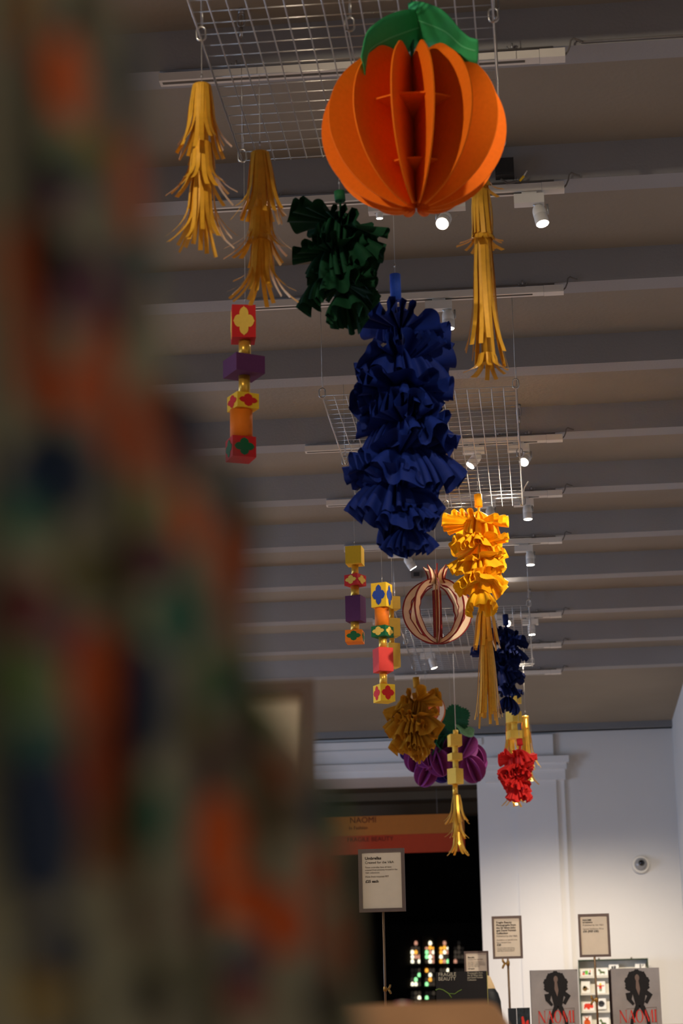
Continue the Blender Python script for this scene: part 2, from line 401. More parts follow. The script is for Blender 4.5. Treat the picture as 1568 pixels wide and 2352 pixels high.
# junction boxes and the dome camera
jb = thing('junction_box', 'dark grey junction box on the beam right of the orange globe', 'box', P(1157, 392, TY(1)))
b0, b1 = P(1138, 412, TY(1)), P(1179, 371, TY(1))
MB().box((b0.x, TY(1) - 0.03, b0.z), (b1.x, TY(1) + 0.008, b1.z)).build('body', m_box, jb)
MB().box((b0.x + 0.002, TY(1) - 0.033, b0.z + 0.003), (b1.x - 0.002, TY(1) - 0.029, b1.z - 0.002)).build('lid', m_box, jb)
MB().tube([P(1150, 411, TY(1) - 0.02), P(1165, 421, TY(1) - 0.025), P(1190, 416, TY(1) - 0.02)], 0.003, 6).build('cable', m_cable, jb)
jc = thing('cable_tie', 'yellow cable tag beside the dark junction box', 'cable tag', P(1198, 408, TY(1)))
MB().tube([P(1193, 416, TY(1) - 0.015), P(1203, 404, TY(1) - 0.02)], 0.0035, 6).build('tag', m_cyel, jc)
MB().tube([P(1202, 405, TY(1) - 0.02), P(1210, 392, TY(1) - 0.02)], 0.0022, 6).build('tail', m_cord, jc)
YB = TY(7) + 0.0
sb = thing('ceiling_socket', 'small grey ceiling box with a dark opening above the cut-out pomegranate', 'box', P(957, 1320, YB))
q0, q1 = P(944, 1328, YB), P(967, 1312, YB)
MB().box((q0.x, YB - 0.01, q0.z), (q1.x, YB + 0.005, q1.z)).build('body', m_cable, sb)
q2, q3 = P(950, 1325, YB), P(963, 1315, YB)
MB().box((q2.x, YB - 0.0115, q2.z), (q3.x, YB - 0.009, q3.z)).build('opening', m_box, sb)

dc = P(1471, 1986, WY)
cctv = thing('dome_camera', 'white dome security camera with dark lens on the end wall', 'camera', dc)
def dome(mb, c, R, d, k0=0, k1=6, n=24, sq=0.75):
    rows = []
    for i in range(k0, k1 + 1):
        a = PI / 2 * i / 6
        rows.append([Vector((c.x + R * math.cos(a) * math.cos(t), c.y - d * math.sin(a) * sq, c.z + R * math.cos(a) * math.sin(t))) for t in [2 * PI * j / n for j in range(n)]])
    mb.grid(rows, True, True); return mb
mbc = MB().tube([(dc.x, WY, dc.z), (dc.x, WY - 0.02, dc.z), (dc.x, WY - 0.03, dc.z)], [0.064, 0.064, 0.055], 28); mbc.build('base', m_lampw, cctv)
dome(MB(), Vector((dc.x, WY - 0.028, dc.z)), 0.046, 0.05).build('dome', mat('smoked_glass', (150, 150, 150), 0.15, var=0.1, spec=0.6), cctv)
dome(MB(), Vector((dc.x + 0.004, WY - 0.052, dc.z + 0.006)), 0.024, 0.034).build('lens', mat('black_gloss', (14, 14, 14), 0.08, spec=0.7), cctv)

# ------------------------------------------------------------------ suspended wire grids
GZ = 2.18 + Z0
GX0, GX1 = -0.656, -0.036
GRIDS = ((3.35, 4.79), (6.62, 8.06), (9.84, 11.31))
def SY(Y):                # nearest cross wire, so that every string ends on one
    c = [a + (b - a) * i / 29 for a, b in GRIDS for i in range(30)]
    return min(c, key=lambda q: abs(q - Y))
def carabiner(c, h=0.032, wdt=0.010, rad=0.0024):
    pts = []
    for i in range(16):
        a = 2 * PI * i / 16
        pts.append((c[0] + wdt * math.cos(a), c[1], c[2] + (h / 2 - wdt) * (1 if math.sin(a) > 0 else -1) + wdt * math.sin(a)))
    return MB().tube(pts, rad, 6, closed=True)
def make_grid(y0, y1, label, hooks, seam=False):
    t = thing('wire_grid', label, 'wire grid', ((GX0 + GX1) / 2, y0, GZ), 'wire grids hung under the ceiling')
    nl, nc = 16, 29
    lme = MB().tube([(0, 0, 0), (0, y1 - y0, 0)], 0.0016, 6).build('long_wire', m_steel, mesh_only=True)
    cme = MB().tube([(GX0, 0, 0), (GX1, 0, 0)], 0.0011, 6).build('cross_wire', m_steel, mesh_only=True)
    o0 = Vector(t.location)
    for i in range(nl + 1):
        x = GX0 + (GX1 - GX0) * i / nl
        for dx in ((-0.003, 0.004) if seam and i == nl // 2 else (0,)):
            o = bpy.data.objects.new('long_wire', lme); C.objects.link(o); o.parent = t
            o.location = Vector((x + dx, y0, GZ)) - o0
            if i in (0, nl): o.scale = (1.5, 1, 1.5)
    for i in range(nc + 1):
        o = bpy.data.objects.new('cross_wire', cme); C.objects.link(o); o.parent = t
        o.location = Vector((0, y0 + (y1 - y0) * i / nc, GZ + 0.0035)) - o0
    for hx, hy in hooks:
        carabiner((hx, hy, GZ + 0.014)).build('carabiner', m_steel, t)
        MB().tube([(hx, hy, GZ + 0.028), (hx, hy, SLAB)], 0.0009, 5).build('suspension_cable', m_steel, t)
        MB().tube([(hx + 0.003, hy, GZ + 0.03), (hx + 0.003, hy, GZ + 0.10)], 0.001, 5).build('cable_tail', m_steel, t)
        eye = carabiner((hx, hy, SLAB - 0.030), 0.034, 0.008, 0.003); eye.tube([(hx, hy, SLAB - 0.014), (hx, hy, SLAB + 0.001)], 0.008, 8)
        eye.build('ceiling_eye', m_zinc, t)
        MB().tube([(hx, hy, SLAB - 0.075), (hx, hy, SLAB - 0.05)], 0.0045, 6).build('grip', m_steel, t)
    return t
make_grid(3.35, 4.79, 'wire grid holding the orange globe and the first gold tassels', [(GX0, 4.16), (-0.339, 4.16), (GX1, 4.16), (GX0, 4.785), (GX1, 4.785)], True)
make_grid(6.62, 8.06, 'wire grid hung behind the tall blue garland', [(GX0, 6.625), (GX1, 6.625), (GX0, 7.4), (GX1, 7.4), (GX0, 8.055), (-0.33, 8.055), (GX1, 8.055)])
make_grid(9.84, 11.31, 'farthest wire grid, catching lamp glare behind the cut-out pomegranate', [(GX0, 9.845), (GX1, 9.845), (GX0, 10.6), (GX1, 10.6), (GX0, 11.25), (GX1, 11.25)])
# cable ties with loose white tails
def tie(label, pts):
    t = thing('cable_tie', label, 'cable tie', pts[0])
    MB().tube(pts, [0.0022] * (len(pts) - 1) + [0.003], 6).build('tail', m_track, t)
Yt = 8.06
tie('loose white cable tie at the corner of the second wire grid', [P(1200, 1160, Yt), P(1200, 1140, Yt), P(1204, 1120, Yt), P(1213, 1106, Yt)])
Yt = 11.2
tie('loose white cable tie beside the navy frilled garland', [P(1200, 1532, Yt), P(1201, 1540, Yt), P(1198, 1549, Yt), P(1193, 1552, Yt)])

def hang(t, top, z=None, rad=0.0007, m=None, bead=True):
    top = Vector(top); z = z or GZ + 0.0025
    MB().tube([top, (top.x, top.y, z)], rad, 5).build('string', m or m_string, t)
    if bead:
        MB().tube([top + Vector((0, 0, 0.018)), top + Vector((0, 0, 0.027))], 0.0018, 6).build('crimp', m_steel, t)

# ------------------------------------------------------------------ orange paper globe
def orange_globe():
    Y = 4.08
    c = P(950, 298, Y); R = M(207, Y) * 1.115
    t = thing('paper_orange', 'big orange slotted-card fruit globe with two green leaves', 'decoration', c)
    # half fins with a heart-shaped top and a pointed tail
    def prof():
        pts = []
        for i in range(41):
            a = -PI / 2 + PI * i / 40
            rr = R * math.cos(a); zz = R * 0.93 * math.sin(a)
            if a > 0.9: 
                q = (a - 0.9) / (PI / 2 - 0.9); zz -= R * 0.16 * q ** 2; rr += R * 0.07 * math.sin(q * PI) 
            pts.append((max(rr, 0.0015), zz))
        pts[0] = (0.0015, -R * 0.83); pts[1] = (R * 0.06, -R * 0.88)
        return pts
    pr = prof()
    for k in range(14):
        a = math.radians(-90 - 10 + 25.714 * k)
        d = Vector((math.cos(a), math.sin(a), 0)); nrm = Vector((-math.sin(a), math.cos(a), 0))
        n = len(pr); th = 0.003
        vs = [c + d * r + Vector((0, 0, z)) - nrm * th / 2 for r, z in pr] + [c + d * r + Vector((0, 0, z)) + nrm * th / 2 for r, z in pr]
        # rows from axis to rim keep the fin free of thin ngon artefacts
        rows_a = [c + Vector((0, 0, z)) + d * 0.001 for r, z in pr]; rim = [c + d * r + Vector((0, 0, z)) for r, z in pr]
        MB().ringplate(rows_a, rim, nrm * th).build('segment', m_orange, t)
    def disc(z, r, m=m_orange, name='slotted_disc', n=16):
        out = [c + Vector((r * math.cos(math.radians(-90 - 10 + 25.714 * k)), r * math.sin(math.radians(-90 - 10 + 25.714 * k)), z)) for k in range(14)]
        MB().plate(out, (0, 0, 0.003)).build(name, m, t)
    disc(R * 0.13, R * 0.66); disc(-R * 0.50, R * 0.40)
    bt_ = MB().tube([c + Vector((0, 0, -R * 0.89)), c + Vector((0, 0, -R * 0.86))], [R * 0.075, R * 0.075], 20); bt_.build('bottom_button', m_orange, t)
    MB().tube([c + Vector((0, 0, -R * 0.86)), c + Vector((0, 0, -R * 0.95))], 0.0015, 6).build('cord_end', m_cord, t)
    # stem
    top = c + Vector((0, 0, R * 0.78)); pt = P(948, 55, Y)
    MB().tube([top, pt, P(945, 0, Y), Vector((P(945, 0, Y).x, Y, GZ))], [0.004, 0.004, 0.0016, 0.0016], 8).build('stem', m_leafd, t)
    # leaves: spine pixel path with depth offset, width, roll
    def leaf(spine, half, normal_roll):
        sp = [P(x, y, Y + dy) for x, y, dy in spine]
        N = 22; rows = []; mid = []
        for i in range(N + 1):
            s = i / N * (len(sp) - 1); j = min(int(s), len(sp) - 2); q = s - j
            p0 = sp[max(j - 1, 0)]; p1 = sp[j]; p2 = sp[j + 1]; p3 = sp[min(j + 2, len(sp) - 1)]
            p = 0.5 * ((2 * p1) + (p2 - p0) * q + (2 * p0 - 5 * p1 + 4 * p2 - p3) * q * q + (-p0 + 3 * p1 - 3 * p2 + p3) * q ** 3)
            tg = (p2 - p1).normalized()
            wv = Vector((0, math.cos(normal_roll), math.sin(normal_roll))); wv = (wv - tg * wv.dot(tg)).normalized()
            u = i / N
            wd = half * (math.sin(PI * min(1, 0.12 + 0.88 * u) ** 0.8) ** 0.55 if u < 1 else 0.05)
            wd = max(wd, half * (0.08 if u < 0.5 else 0.55))
            up = tg.cross(wv)
            rows.append([p + wv * wd * e + up * (0.10 * wd * (abs(e) ** 1.5) * -1) for e in (-1, -0.66, -0.33, 0, 0.33, 0.66, 1)])
            mid.append(p)
        lf = MB().grid(rows).build('leaf', m_green, t)
        sm = lf.modifiers.new('thick', 'SOLIDIFY'); sm.thickness = 0.002; sm.offset = 0
        MB().tube(mid[1:-1], 0.0022, 6).build('midrib', m_rib, lf)
    leaf([(966, 62, 0.0), (930, 74, -0.03), (885, 92, -0.07), (848, 116, -0.11), (836, 156, -0.14)], 0.045, -0.95)
    leaf([(940, 42, 0.0), (980, 54, -0.025), (1025, 74, -0.06), (1062, 106, -0.10), (1098, 118, -0.12)], 0.045, -0.85)
    return t
orange_globe()

# ------------------------------------------------------------------ tassels
def tassel(label, px, ytop, Y, tiers, cap_px, m, group='gold paper tassels', string=True, seed=1, wpx=8, mcore=None):
    """tiers: (y_start, y_end, radius_px, flare_px, n strips)"""
    rnd = random.Random(seed)
    Y = SY(Y); top = P(px, ytop, Y)
    t = thing('tassel', label, 'tassel', top, group)
    r0 = M(cap_px / 2, Y)
    zl = lambda y: P(px, y, Y).z
    ylast = tiers[-1][0]
    MB().tube([top, (top.x, top.y, zl(ylast + 20))], r0 * 0.72, 14).build('core', m, t)
    MB().tube([(top.x, top.y, top.z - M(8, Y)), (top.x, top.y, top.z)], r0 * 1.02, 18).build('cap', m, t)
    for ti, (ya, yb, rp, fl, n) in enumerate(tiers):
        za, zb = zl(ya), zl(yb); Lh = za - zb; rr = M(rp, Y); fw = M(fl, Y)
        for i in range(n):
            a = 2 * PI * (i + rnd.uniform(-0.25, 0.25)) / n + ti * 0.4
            l = Lh * rnd.uniform(0.86, 1.06); fk = fw * rnd.uniform(0.45, 1.25); bow = rr * rnd.uniform(-0.05, 0.30)
            curl = rnd.uniform(-0.2, 0.5); tw = rnd.uniform(-0.5, 0.5); sw = rnd.uniform(-0.25, 0.25)
            w0 = M(wpx, Y) * 0.5 * rnd.uniform(0.85, 1.1)
            rows = []; NS = 10
            for s in range(NS + 1):
                q = s / NS
                rad = r0 * 1.0 + (rr - r0) * q + bow * math.sin(PI * q) + fk * max(0, (q - 0.45) / 0.55) ** 2.0
                z = za - l * (q - 0.10 * curl * max(0, (q - 0.7) / 0.3) ** 2)
                an = a + sw * max(0, q - 0.3)
                d = Vector((math.cos(an), math.sin(an), 0)); tt = Vector((-math.sin(an), math.cos(an), 0))
                tq = tw * max(0, q - 0.3) * 1.4
                side = tt * math.cos(tq) + d * math.sin(tq)
                p = Vector((top.x, top.y, z)) + d * rad
                rows.append([p - side * w0, p + side * w0])
            MB().grid(rows).build('strip', m, t)
    if string: hang(t, top)
    return t
tassel('upper left gold tassel with curling middle tier, hung by a wire loop', 463, 197, 4.16,
       [(199, 352, 34, 34, 22), (330, 445, 30, 60, 18), (400, 565, 30, 62, 20)], 47, m_gold, seed=3, wpx=12)
tassel('gold tassel touching the dark green frilled garland', 597, 352, 4.36,
       [(354, 505, 34, 34, 22), (480, 590, 30, 62, 18), (555, 682, 28, 60, 18)], 46, m_gold, seed=8, wpx=12)
tassel('long gold tassel half behind the orange globe', 1103, 415, 4.785,
       [(417, 440, 24, 30, 10), (438, 545, 22, 4, 16), (535, 565, 26, 32, 18), (548, 835, 27, 24, 16), (815, 858, 24, 32, 12)], 40, m_gold, seed=5, wpx=11)
tassel('long straight gold tassel under the bright yellow frills', 1113, 1388, 8.05,
       [(1390, 1490, 24, 10, 18), (1470, 1660, 22, 10, 18)], 26, m_gold, seed=12, wpx=7)

# ------------------------------------------------------------------ frilled paper garlands
def frill_layer(c, R, droop, tilt, k, amp, seed):
    """one gathered paper disc: k soft pleats run out from the spine and open towards the rim"""
    rnd = random.Random(seed)
    NT, NR = k * 12, 8
    ph = [rnd.uniform(0, 2 * PI) for _ in range(8)]
    am = [rnd.uniform(0.45, 1.35) for _ in range(k + 1)]
    T = Matrix.Rotation(tilt[0], 3, 'X') @ Matrix.Rotation(tilt[1], 3, 'Y')
    rows = []
    for i in range(NR + 1):
        q = 0.04 + 0.96 * i / NR; row = []
        for j in range(NT):
            th = 2 * PI * j / NT
            ir = 1 + 0.09 * math.sin(2 * th + ph[0]) + 0.08 * math.sin(3 * th + ph[1])
            u = k * th / (2 * PI) + 0.55 * math.sin(2 * th + ph[3]) + 0.3 * math.sin(5 * th + ph[7])
            ai = int(u % k); aj = (ai + 1) % k; fr = (u % k) - ai; fr = fr * fr * (3 - 2 * fr)
            A = am[ai] * (1 - fr) + am[aj] * fr
            disp = amp * A * math.sin(2 * PI * u + ph[4]) * q ** 0.9 * R
            dl = droop + 0.28 * math.sin(th + ph[5]) * 0.6 + 0.16 * math.sin(2 * th + ph[6])
            dl2 = dl * (0.45 + 0.55 * q)
            a = th - 0.16 * math.sin(4 * PI * u + 2 * ph[4]) * q * (2 * PI / k) * min(1.0, A)
            rad = R * ir * q
            d = Vector((math.cos(a), math.sin(a), 0))
            p = d * (rad * math.cos(dl2)) + Vector((0, 0, -rad * math.sin(dl2)))
            nn = Vector((0, 0, math.cos(dl2))) + d * math.sin(dl2)
            row.append(c + T @ (p + nn * disp))
        rows.append(row)
    return MB().grid(rows, True, True)

def garland(label, tube_px, rosettes, Y, m, mt=None, seed=1, string=True, group='frilled paper garlands', amp=0.18, k0=13):
    """rosettes: (x, y, R [, lean]) pixel centre and radius; each is an upper fan and a hanging skirt"""
    (tx, ty0, ty1, tw) = tube_px; Y = SY(Y)
    top = P(tx, ty0, Y)
    t = thing('frill_garland', label, 'garland', top, group)
    MB().tube([top, P(tx + 2, ty1, Y)], M(tw / 2, Y), 18).build('tube', mt or m, t)
    last = rosettes[-1]
    MB().tube([P(tx + 2, ty1, Y), P(last[0], last[1], Y)], M(3, Y), 8).build('spine', m, t)
    rnd = random.Random(seed)
    for i, L in enumerate(rosettes):
        x, y, R = L[:3]; R *= 1.07; lean = L[3] if len(L) > 3 else rnd.uniform(-0.25, 0.25)
        kk = lambda: k0 + rnd.randint(-2, 2)
        ax = amp * rnd.uniform(0.85, 1.2)
        if i: frill_layer(P(x, y - R * 0.24, Y), M(R, Y) * 0.90, 0.0, (rnd.uniform(-0.35, 0.0), lean), kk(), ax, seed * 100 + i * 2).build('frill', m, t)
        dr = (1.15 if i == 0 else 0.95) if i in (0, len(rosettes) - 1) else rnd.uniform(0.6, 0.85)
        frill_layer(P(x, y + R * 0.04, Y), M(R, Y) * 1.02, dr, (rnd.uniform(0.0, 0.2), -lean * 0.7), kk(), ax, seed * 100 + i * 2 + 1).build('frill', m, t)
    if string: hang(t, top)
    return t
garland('dark green frilled paper garland with a broad flap under the orange globe', (779, 440, 462, 27),
        [(778, 478, 98), (780, 545, 120, 0.35), (768, 615, 108), (788, 672, 84)],
        4.5, m_dgreen, mat('green_tube', (26, 92, 52), 0.7), 21)
garland('tall royal blue frilled paper garland with a blue tube top', (907, 631, 690, 27),
        [(913, 700, 84), (920, 790, 122, 0.2), (922, 868, 120, -0.2), (922, 938, 132), (935, 1015, 134, 0.25), (910, 1085, 120, -0.15), (920, 1150, 98), (935, 1205, 72)],
        4.79, m_blue, m_bluet, 33, k0=14)
garland('bright yellow frilled paper garland lit by a spotlight', (1097, 1136, 1164, 19),
        [(1097, 1170, 66), (1096, 1222, 76), (1100, 1268, 68), (1105, 1310, 70), (1102, 1350, 58)],
        7.6, m_yell, m_yell, 44, k0=13)
garland('navy frilled paper garland with rim-lit folds behind a long gold tassel', (1160, 1412, 1436, 14),
        [(1165, 1440, 40), (1165, 1478, 48), (1142, 1520, 58), (1158, 1560, 48), (1165, 1596, 40)],
        9.9, m_navy, m_navy, 55, k0=14)
garland('ochre gold frilled paper garland in front of the citrus slice', (955, 1556, 1580, 16),
        [(955, 1588, 56), (951, 1632, 70), (948, 1668, 62), (955, 1690, 50)],
        10.3, m_ochre, m_ochre, 66, k0=15, amp=0.17)
garland('red frilled paper garland under a stack of yellow blocks', (1192, 1697, 1712, 14),
        [(1188, 1718, 46), (1186, 1752, 43), (1188, 1784, 42), (1188, 1806, 34)],
        10.8, m_redp, m_redp, 77, k0=14, amp=0.18)

# ------------------------------------------------------------------ block garlands
def quatre(w, h, n=96):
    pts = []
    for i in range(n):
        a = 2 * PI * i / n
        da = abs(((a + PI / 4) % (PI / 2)) - PI / 4)
        r = 0.52 * math.cos(da) + math.sqrt(max(0.0, 0.43 ** 2 - (0.52 * math.sin(da)) ** 2))
        r += 0.085 * math.exp(-(da / 0.05))
        pts.append((r * math.cos(a) * w, r * math.sin(a) * h))
    return pts
def block_garland(label, Y, segs, px, group='card block garlands', string=True, cord=None):
    """segs from the top: ('b', y0, y1, x_left, x_edge, x_right, mat, motif_mat, fill) or ('t', y0, y1, xc, dia_px, mat)"""
    first = segs[0]; Y = SY(Y)
    top = P(px, first[1], Y)
    t = thing('block_garland', label, 'garland', top, group)
    for sg in segs:
        if sg[0] == 't':
            _, y0, y1, xc, dia, m = sg
            a, b = P(xc, y0, Y), P(xc, y1, Y); ax = (a.x + b.x) / 2
            MB().tube([(ax, Y, b.z), (ax, Y, a.z)], M(dia / 2, Y), 24).build('tube', m, t)
        else:
            _, y0, y1, xl, xe, xr, m, mm = sg[:8]
            fw = sg[8] if len(sg) > 8 else 0.84
            la, rb = M(xe - xl, Y), M(xr - xe, Y)
            wv = math.hypot(la, rb); ang = math.atan2(la, rb)      # right face turned back by ang
            xc = P((xl + xr) / 2, (y0 + y1) / 2, Y).x
            z0, z1 = P((xl + xr) / 2, y1, Y).z, P((xl + xr) / 2, y0, Y).z
            rt = rotz(ang + 0.02)
            h = wv / 2
            bx = MB().box((xc - h, Y - h, z0), (xc + h, Y + h, z1), rt, (xc, Y, (z0 + z1) / 2)).build('block', m, t)
            if mm:
                for k in range(4):
                    rk = rt @ rotz(k * PI / 2)
                    out = [Vector((xc, Y, (z0 + z1) / 2)) + rk @ Vector((a, -h - 0.0006, b)) for a, b in quatre(h * fw, (z1 - z0) / 2 * fw)]
                    MB().plate(out, rk @ Vector((0, 0.001, 0))).build('motif', mm, bx)
    if string: hang(t, top, rad=0.0016 if cord else 0.0007, m=cord, bead=not cord)
    return t
block_garland('garland of red, purple and yellow card blocks on a wide orange tube', 4.79, [
    ('b', 709, 783, 525, 535, 592, m_cred, m_cmot, 0.88), ('t', 783, 822, 562, 30, m_goldd), ('b', 824, 864, 507, 548, 613, m_cpur, None), ('t', 862, 908, 561, 28, m_goldd),
    ('b', 909, 943, 518, 549, 598, m_cyel, m_cred), ('t', 942, 1008, 554, 55, m_corg), ('b', 1009, 1056, 514, 538, 592, m_cred, m_cgrn)], 563)
block_garland('slim garland of yellow, red, purple and orange card blocks', 7.71, [
    ('b', 1258, 1298, 793, 831, 836, m_cyel, None), ('t', 1298, 1324, 815, 17, m_goldd), ('b', 1322, 1346, 790, 822, 841, m_cred, m_cmot), ('t', 1345, 1374, 815, 20, m_goldd),
    ('b', 1371, 1429, 793, 829, 840, m_cpur, None), ('t', 1427, 1452, 815, 20, m_goldd), ('b', 1450, 1477, 793, 833, 836, m_corg, m_cgrn)], 814)
block_garland('card block garland from a yellow block with blue motifs down to one with red motifs', 7.86, [
    ('b', 1342, 1397, 852, 888, 901, m_cyel, m_cblu), ('t', 1396, 1442, 877, 34, m_corg), ('b', 1440, 1464, 852, 886, 904, m_cgrn, m_cmot), ('t', 1462, 1492, 879, 19, m_goldd),
    ('b', 1490, 1544, 855, 871, 904, m_ccoral, None), ('t', 1542, 1576, 880, 18, m_goldd), ('b', 1574, 1613, 856, 875, 908, m_cyel, m_cred)], 877)
block_garland('plain pale yellow block garland behind the blue-motif block garland', 8.06, [
    ('b', 1372, 1400, 882, 894, 920, m_clem, None), ('t', 1399, 1424, 899, 12, m_goldd), ('b', 1422, 1462, 882, 894, 920, m_clem, None), ('t', 1461, 1482, 900, 12, m_goldd),
    ('b', 1479, 1534, 880, 894, 920, m_clem, None)], 901)
bg = block_garland('lemon yellow block garland ending in a small gold tassel', 10.9, [
    ('t', 1677, 1690, 1046, 12, m_clem), ('b', 1688, 1714, 1027, 1035, 1061, m_clem, None), ('t', 1713, 1733, 1045, 13, m_clem), ('b', 1731, 1747, 1027, 1038, 1062, m_clem, None),
    ('t', 1746, 1767, 1046, 13, m_clem), ('b', 1766, 1801, 1027, 1047, 1064, m_clem, None), ('t', 1801, 1827, 1045, 12, m_goldd)], 1046, cord=m_cord)
tassel('small gold tassel hanging from the lemon yellow blocks', 1048, 1826, 10.9,
       [(1827, 1893, 13, 16, 14), (1880, 1925, 11, 18, 10), (1912, 1964, 11, 20, 12)], 17, m_goldd, string=False, seed=31, wpx=5)
block_garland('yellow block garland half hidden behind the navy frills', 10.9, [
    ('b', 1586, 1616, 1160, 1186, 1197, m_clem, None), ('t', 1615, 1636, 1182, 11, m_clem), ('b', 1635, 1660, 1161, 1177, 1198, m_clem, None), ('t', 1659, 1680, 1181, 14, m_clem),
    ('b', 1679, 1697, 1162, 1172, 1199, m_clem, None)], 1181)
tassel('gold tassel right of the red frilled garland', 1206, 1645, 11.31, [(1646, 1712, 10, 0, 8), (1672, 1765, 14, 16, 16), (1755, 1800, 12, 18, 10)], 15, m_goldd, seed=41, wpx=5)
tassel('gold tassel behind the red frilled garland, its fringe showing below', 1172, 1640, 11.14, [(1641, 1735, 13, 8, 14), (1730, 1838, 12, 4, 12), (1815, 1850, 12, 22, 12)], 20, m_goldd, seed=42, wpx=5)

# ------------------------------------------------------------------ cut-out pomegranate
def pomegranate():
    Y = SY(8.0)
    c = P(1004, 1404, Y); R = M(81, Y)
    t = thing('cut_out_pomegranate', 'cream cut-out pomegranate of crossing plywood rings edged in dark red', 'decoration', c)
    th = 0.004
    def shape(k):
        """outer and inner profile in (r, z)"""
        O = []; I = []
        n = 48
        for i in range(n + 1):
            a = -PI / 2 + (PI * 0.93) * i / n
            O.append((R * math.cos(a) * 1.02, R * 0.97 * math.sin(a)))
            wv = 0.80 - 0.06 * abs(math.sin(5 * (a + PI / 2) * 0.95)) + 0.06 * math.exp(-((a) / 0.10) ** 2)
            I.append((R * math.cos(a) * wv, R * 0.97 * math.sin(a) * (0.86 if a < 0 else 0.78)))
        return O, I
    for k in range(8):
        a = math.radians(-90 + 8 + 45 * k); d = Vector((math.cos(a), math.sin(a), 0)); nr = Vector((-math.sin(a), math.cos(a), 0))
        O, I = shape(k)
        I = [(max(r, R * 0.10), z) for r, z in I]
        V = lambda p: c + d * p[0] + Vector((0, 0, p[1]))
        mix = lambda A, B, q: [(x[0] + (y[0] - x[0]) * q, x[1] + (y[1] - x[1]) * q) for x, y in zip(A, B)]
        e0, e1 = mix(O, I, 0.16), mix(O, I, 0.86)
        seg = MB().ringplate([V(p) for p in e0], [V(p) for p in e1], nr * th).build('ring_segment', m_ply, t)
        ed = MB().ringplate([V(p) for p in O], [V(p) for p in e0], nr * th * 1.1)
        ed.ringplate([V(p) for p in e1], [V(p) for p in I], nr * th * 1.1)
        ed.build('red_edge', m_mar, seg)
        # inner spine strip beside the axis
        sp = MB().ringplate([c + d * 0.002 + Vector((0, 0, z)) for z in (-R * 0.93, R * 0.90)], [c + d * R * 0.10 + Vector((0, 0, z)) for z in (-R * 0.93, R * 0.90)], nr * th)
        s_ = sp.build('spine', m_ply, t)
        MB().ringplate([c + d * R * 0.10 + Vector((0, 0, z)) for z in (-R * 0.80, R * 0.62)], [c + d * R * 0.13 + Vector((0, 0, z)) for z in (-R * 0.80, R * 0.62)], nr * th * 1.1).build('spine_edge', m_mar, s_)
        # crown tooth: flares outward to a point
        A = [(0.01, 0.80), (0.02, 0.96), (0.05, 1.08), (0.14, 1.20), (0.38, 1.33)]
        B = [(0.36, 0.78), (0.27, 0.92), (0.27, 1.04), (0.31, 1.17), (0.39, 1.34)]
        A = [(x * R, z * R) for x, z in A]; B = [(x * R, z * R) for x, z in B]
        cr = MB().ringplate([V(p) for p in mix(A, B, 0.14)], [V(p) for p in mix(A, B, 0.80)], nr * th).build('crown_tooth', m_ply, t)
        ce = MB().ringplate([V(p) for p in A], [V(p) for p in mix(A, B, 0.14)], nr * th * 1.1); ce.ringplate([V(p) for p in mix(A, B, 0.80)], [V(p) for p in B], nr * th * 1.1)
        ce.build('red_edge', m_mar, cr)
    hang(t, c + Vector((0, 0, R * 0.9)))
pomegranate()

# ------------------------------------------------------------------ citrus slice and grapes
def citrus():
    Y = SY(10.75)
    c = P(978, 1632, Y); R = M(45, Y)
    t = thing('citrus_slice', 'round cream and orange citrus slice behind the ochre frills', 'decoration', c)
    ring = lambda r, y: [c + Vector((r * math.cos(2 * PI * i / 48), y, r * math.sin(2 * PI * i / 48))) for i in range(48)]
    MB().plate(ring(R, 0), (0, 0.012, 0)).build('rind', mat('rind_orange', (226, 118, 50), 0.7), t)
    MB().ringplate(ring(R * 0.72, -0.008), ring(R * 0.95, -0.008), (0, 0.006, 0), True).build('pith', mat('pith', (246, 226, 200), 0.75), t)
    for k in range(8):
        a0 = 2 * PI * k / 8 + 0.06; a1 = 2 * PI * (k + 1) / 8 - 0.06
        out = [c + Vector((0.08 * R * math.cos((a0 + a1) / 2), -0.009, 0.08 * R * math.sin((a0 + a1) / 2)))]
        out += [c + Vector((0.66 * R * math.cos(a0 + (a1 - a0) * i / 8), -0.009, 0.66 * R * math.sin(a0 + (a1 - a0) * i / 8))) for i in range(9)]
        MB().plate(out, (0, 0.006, 0)).build('wedge', mat('wedge_orange', (232, 120, 60), 0.7), t)
    hang(t, c + Vector((0, 0, R)))
citrus()

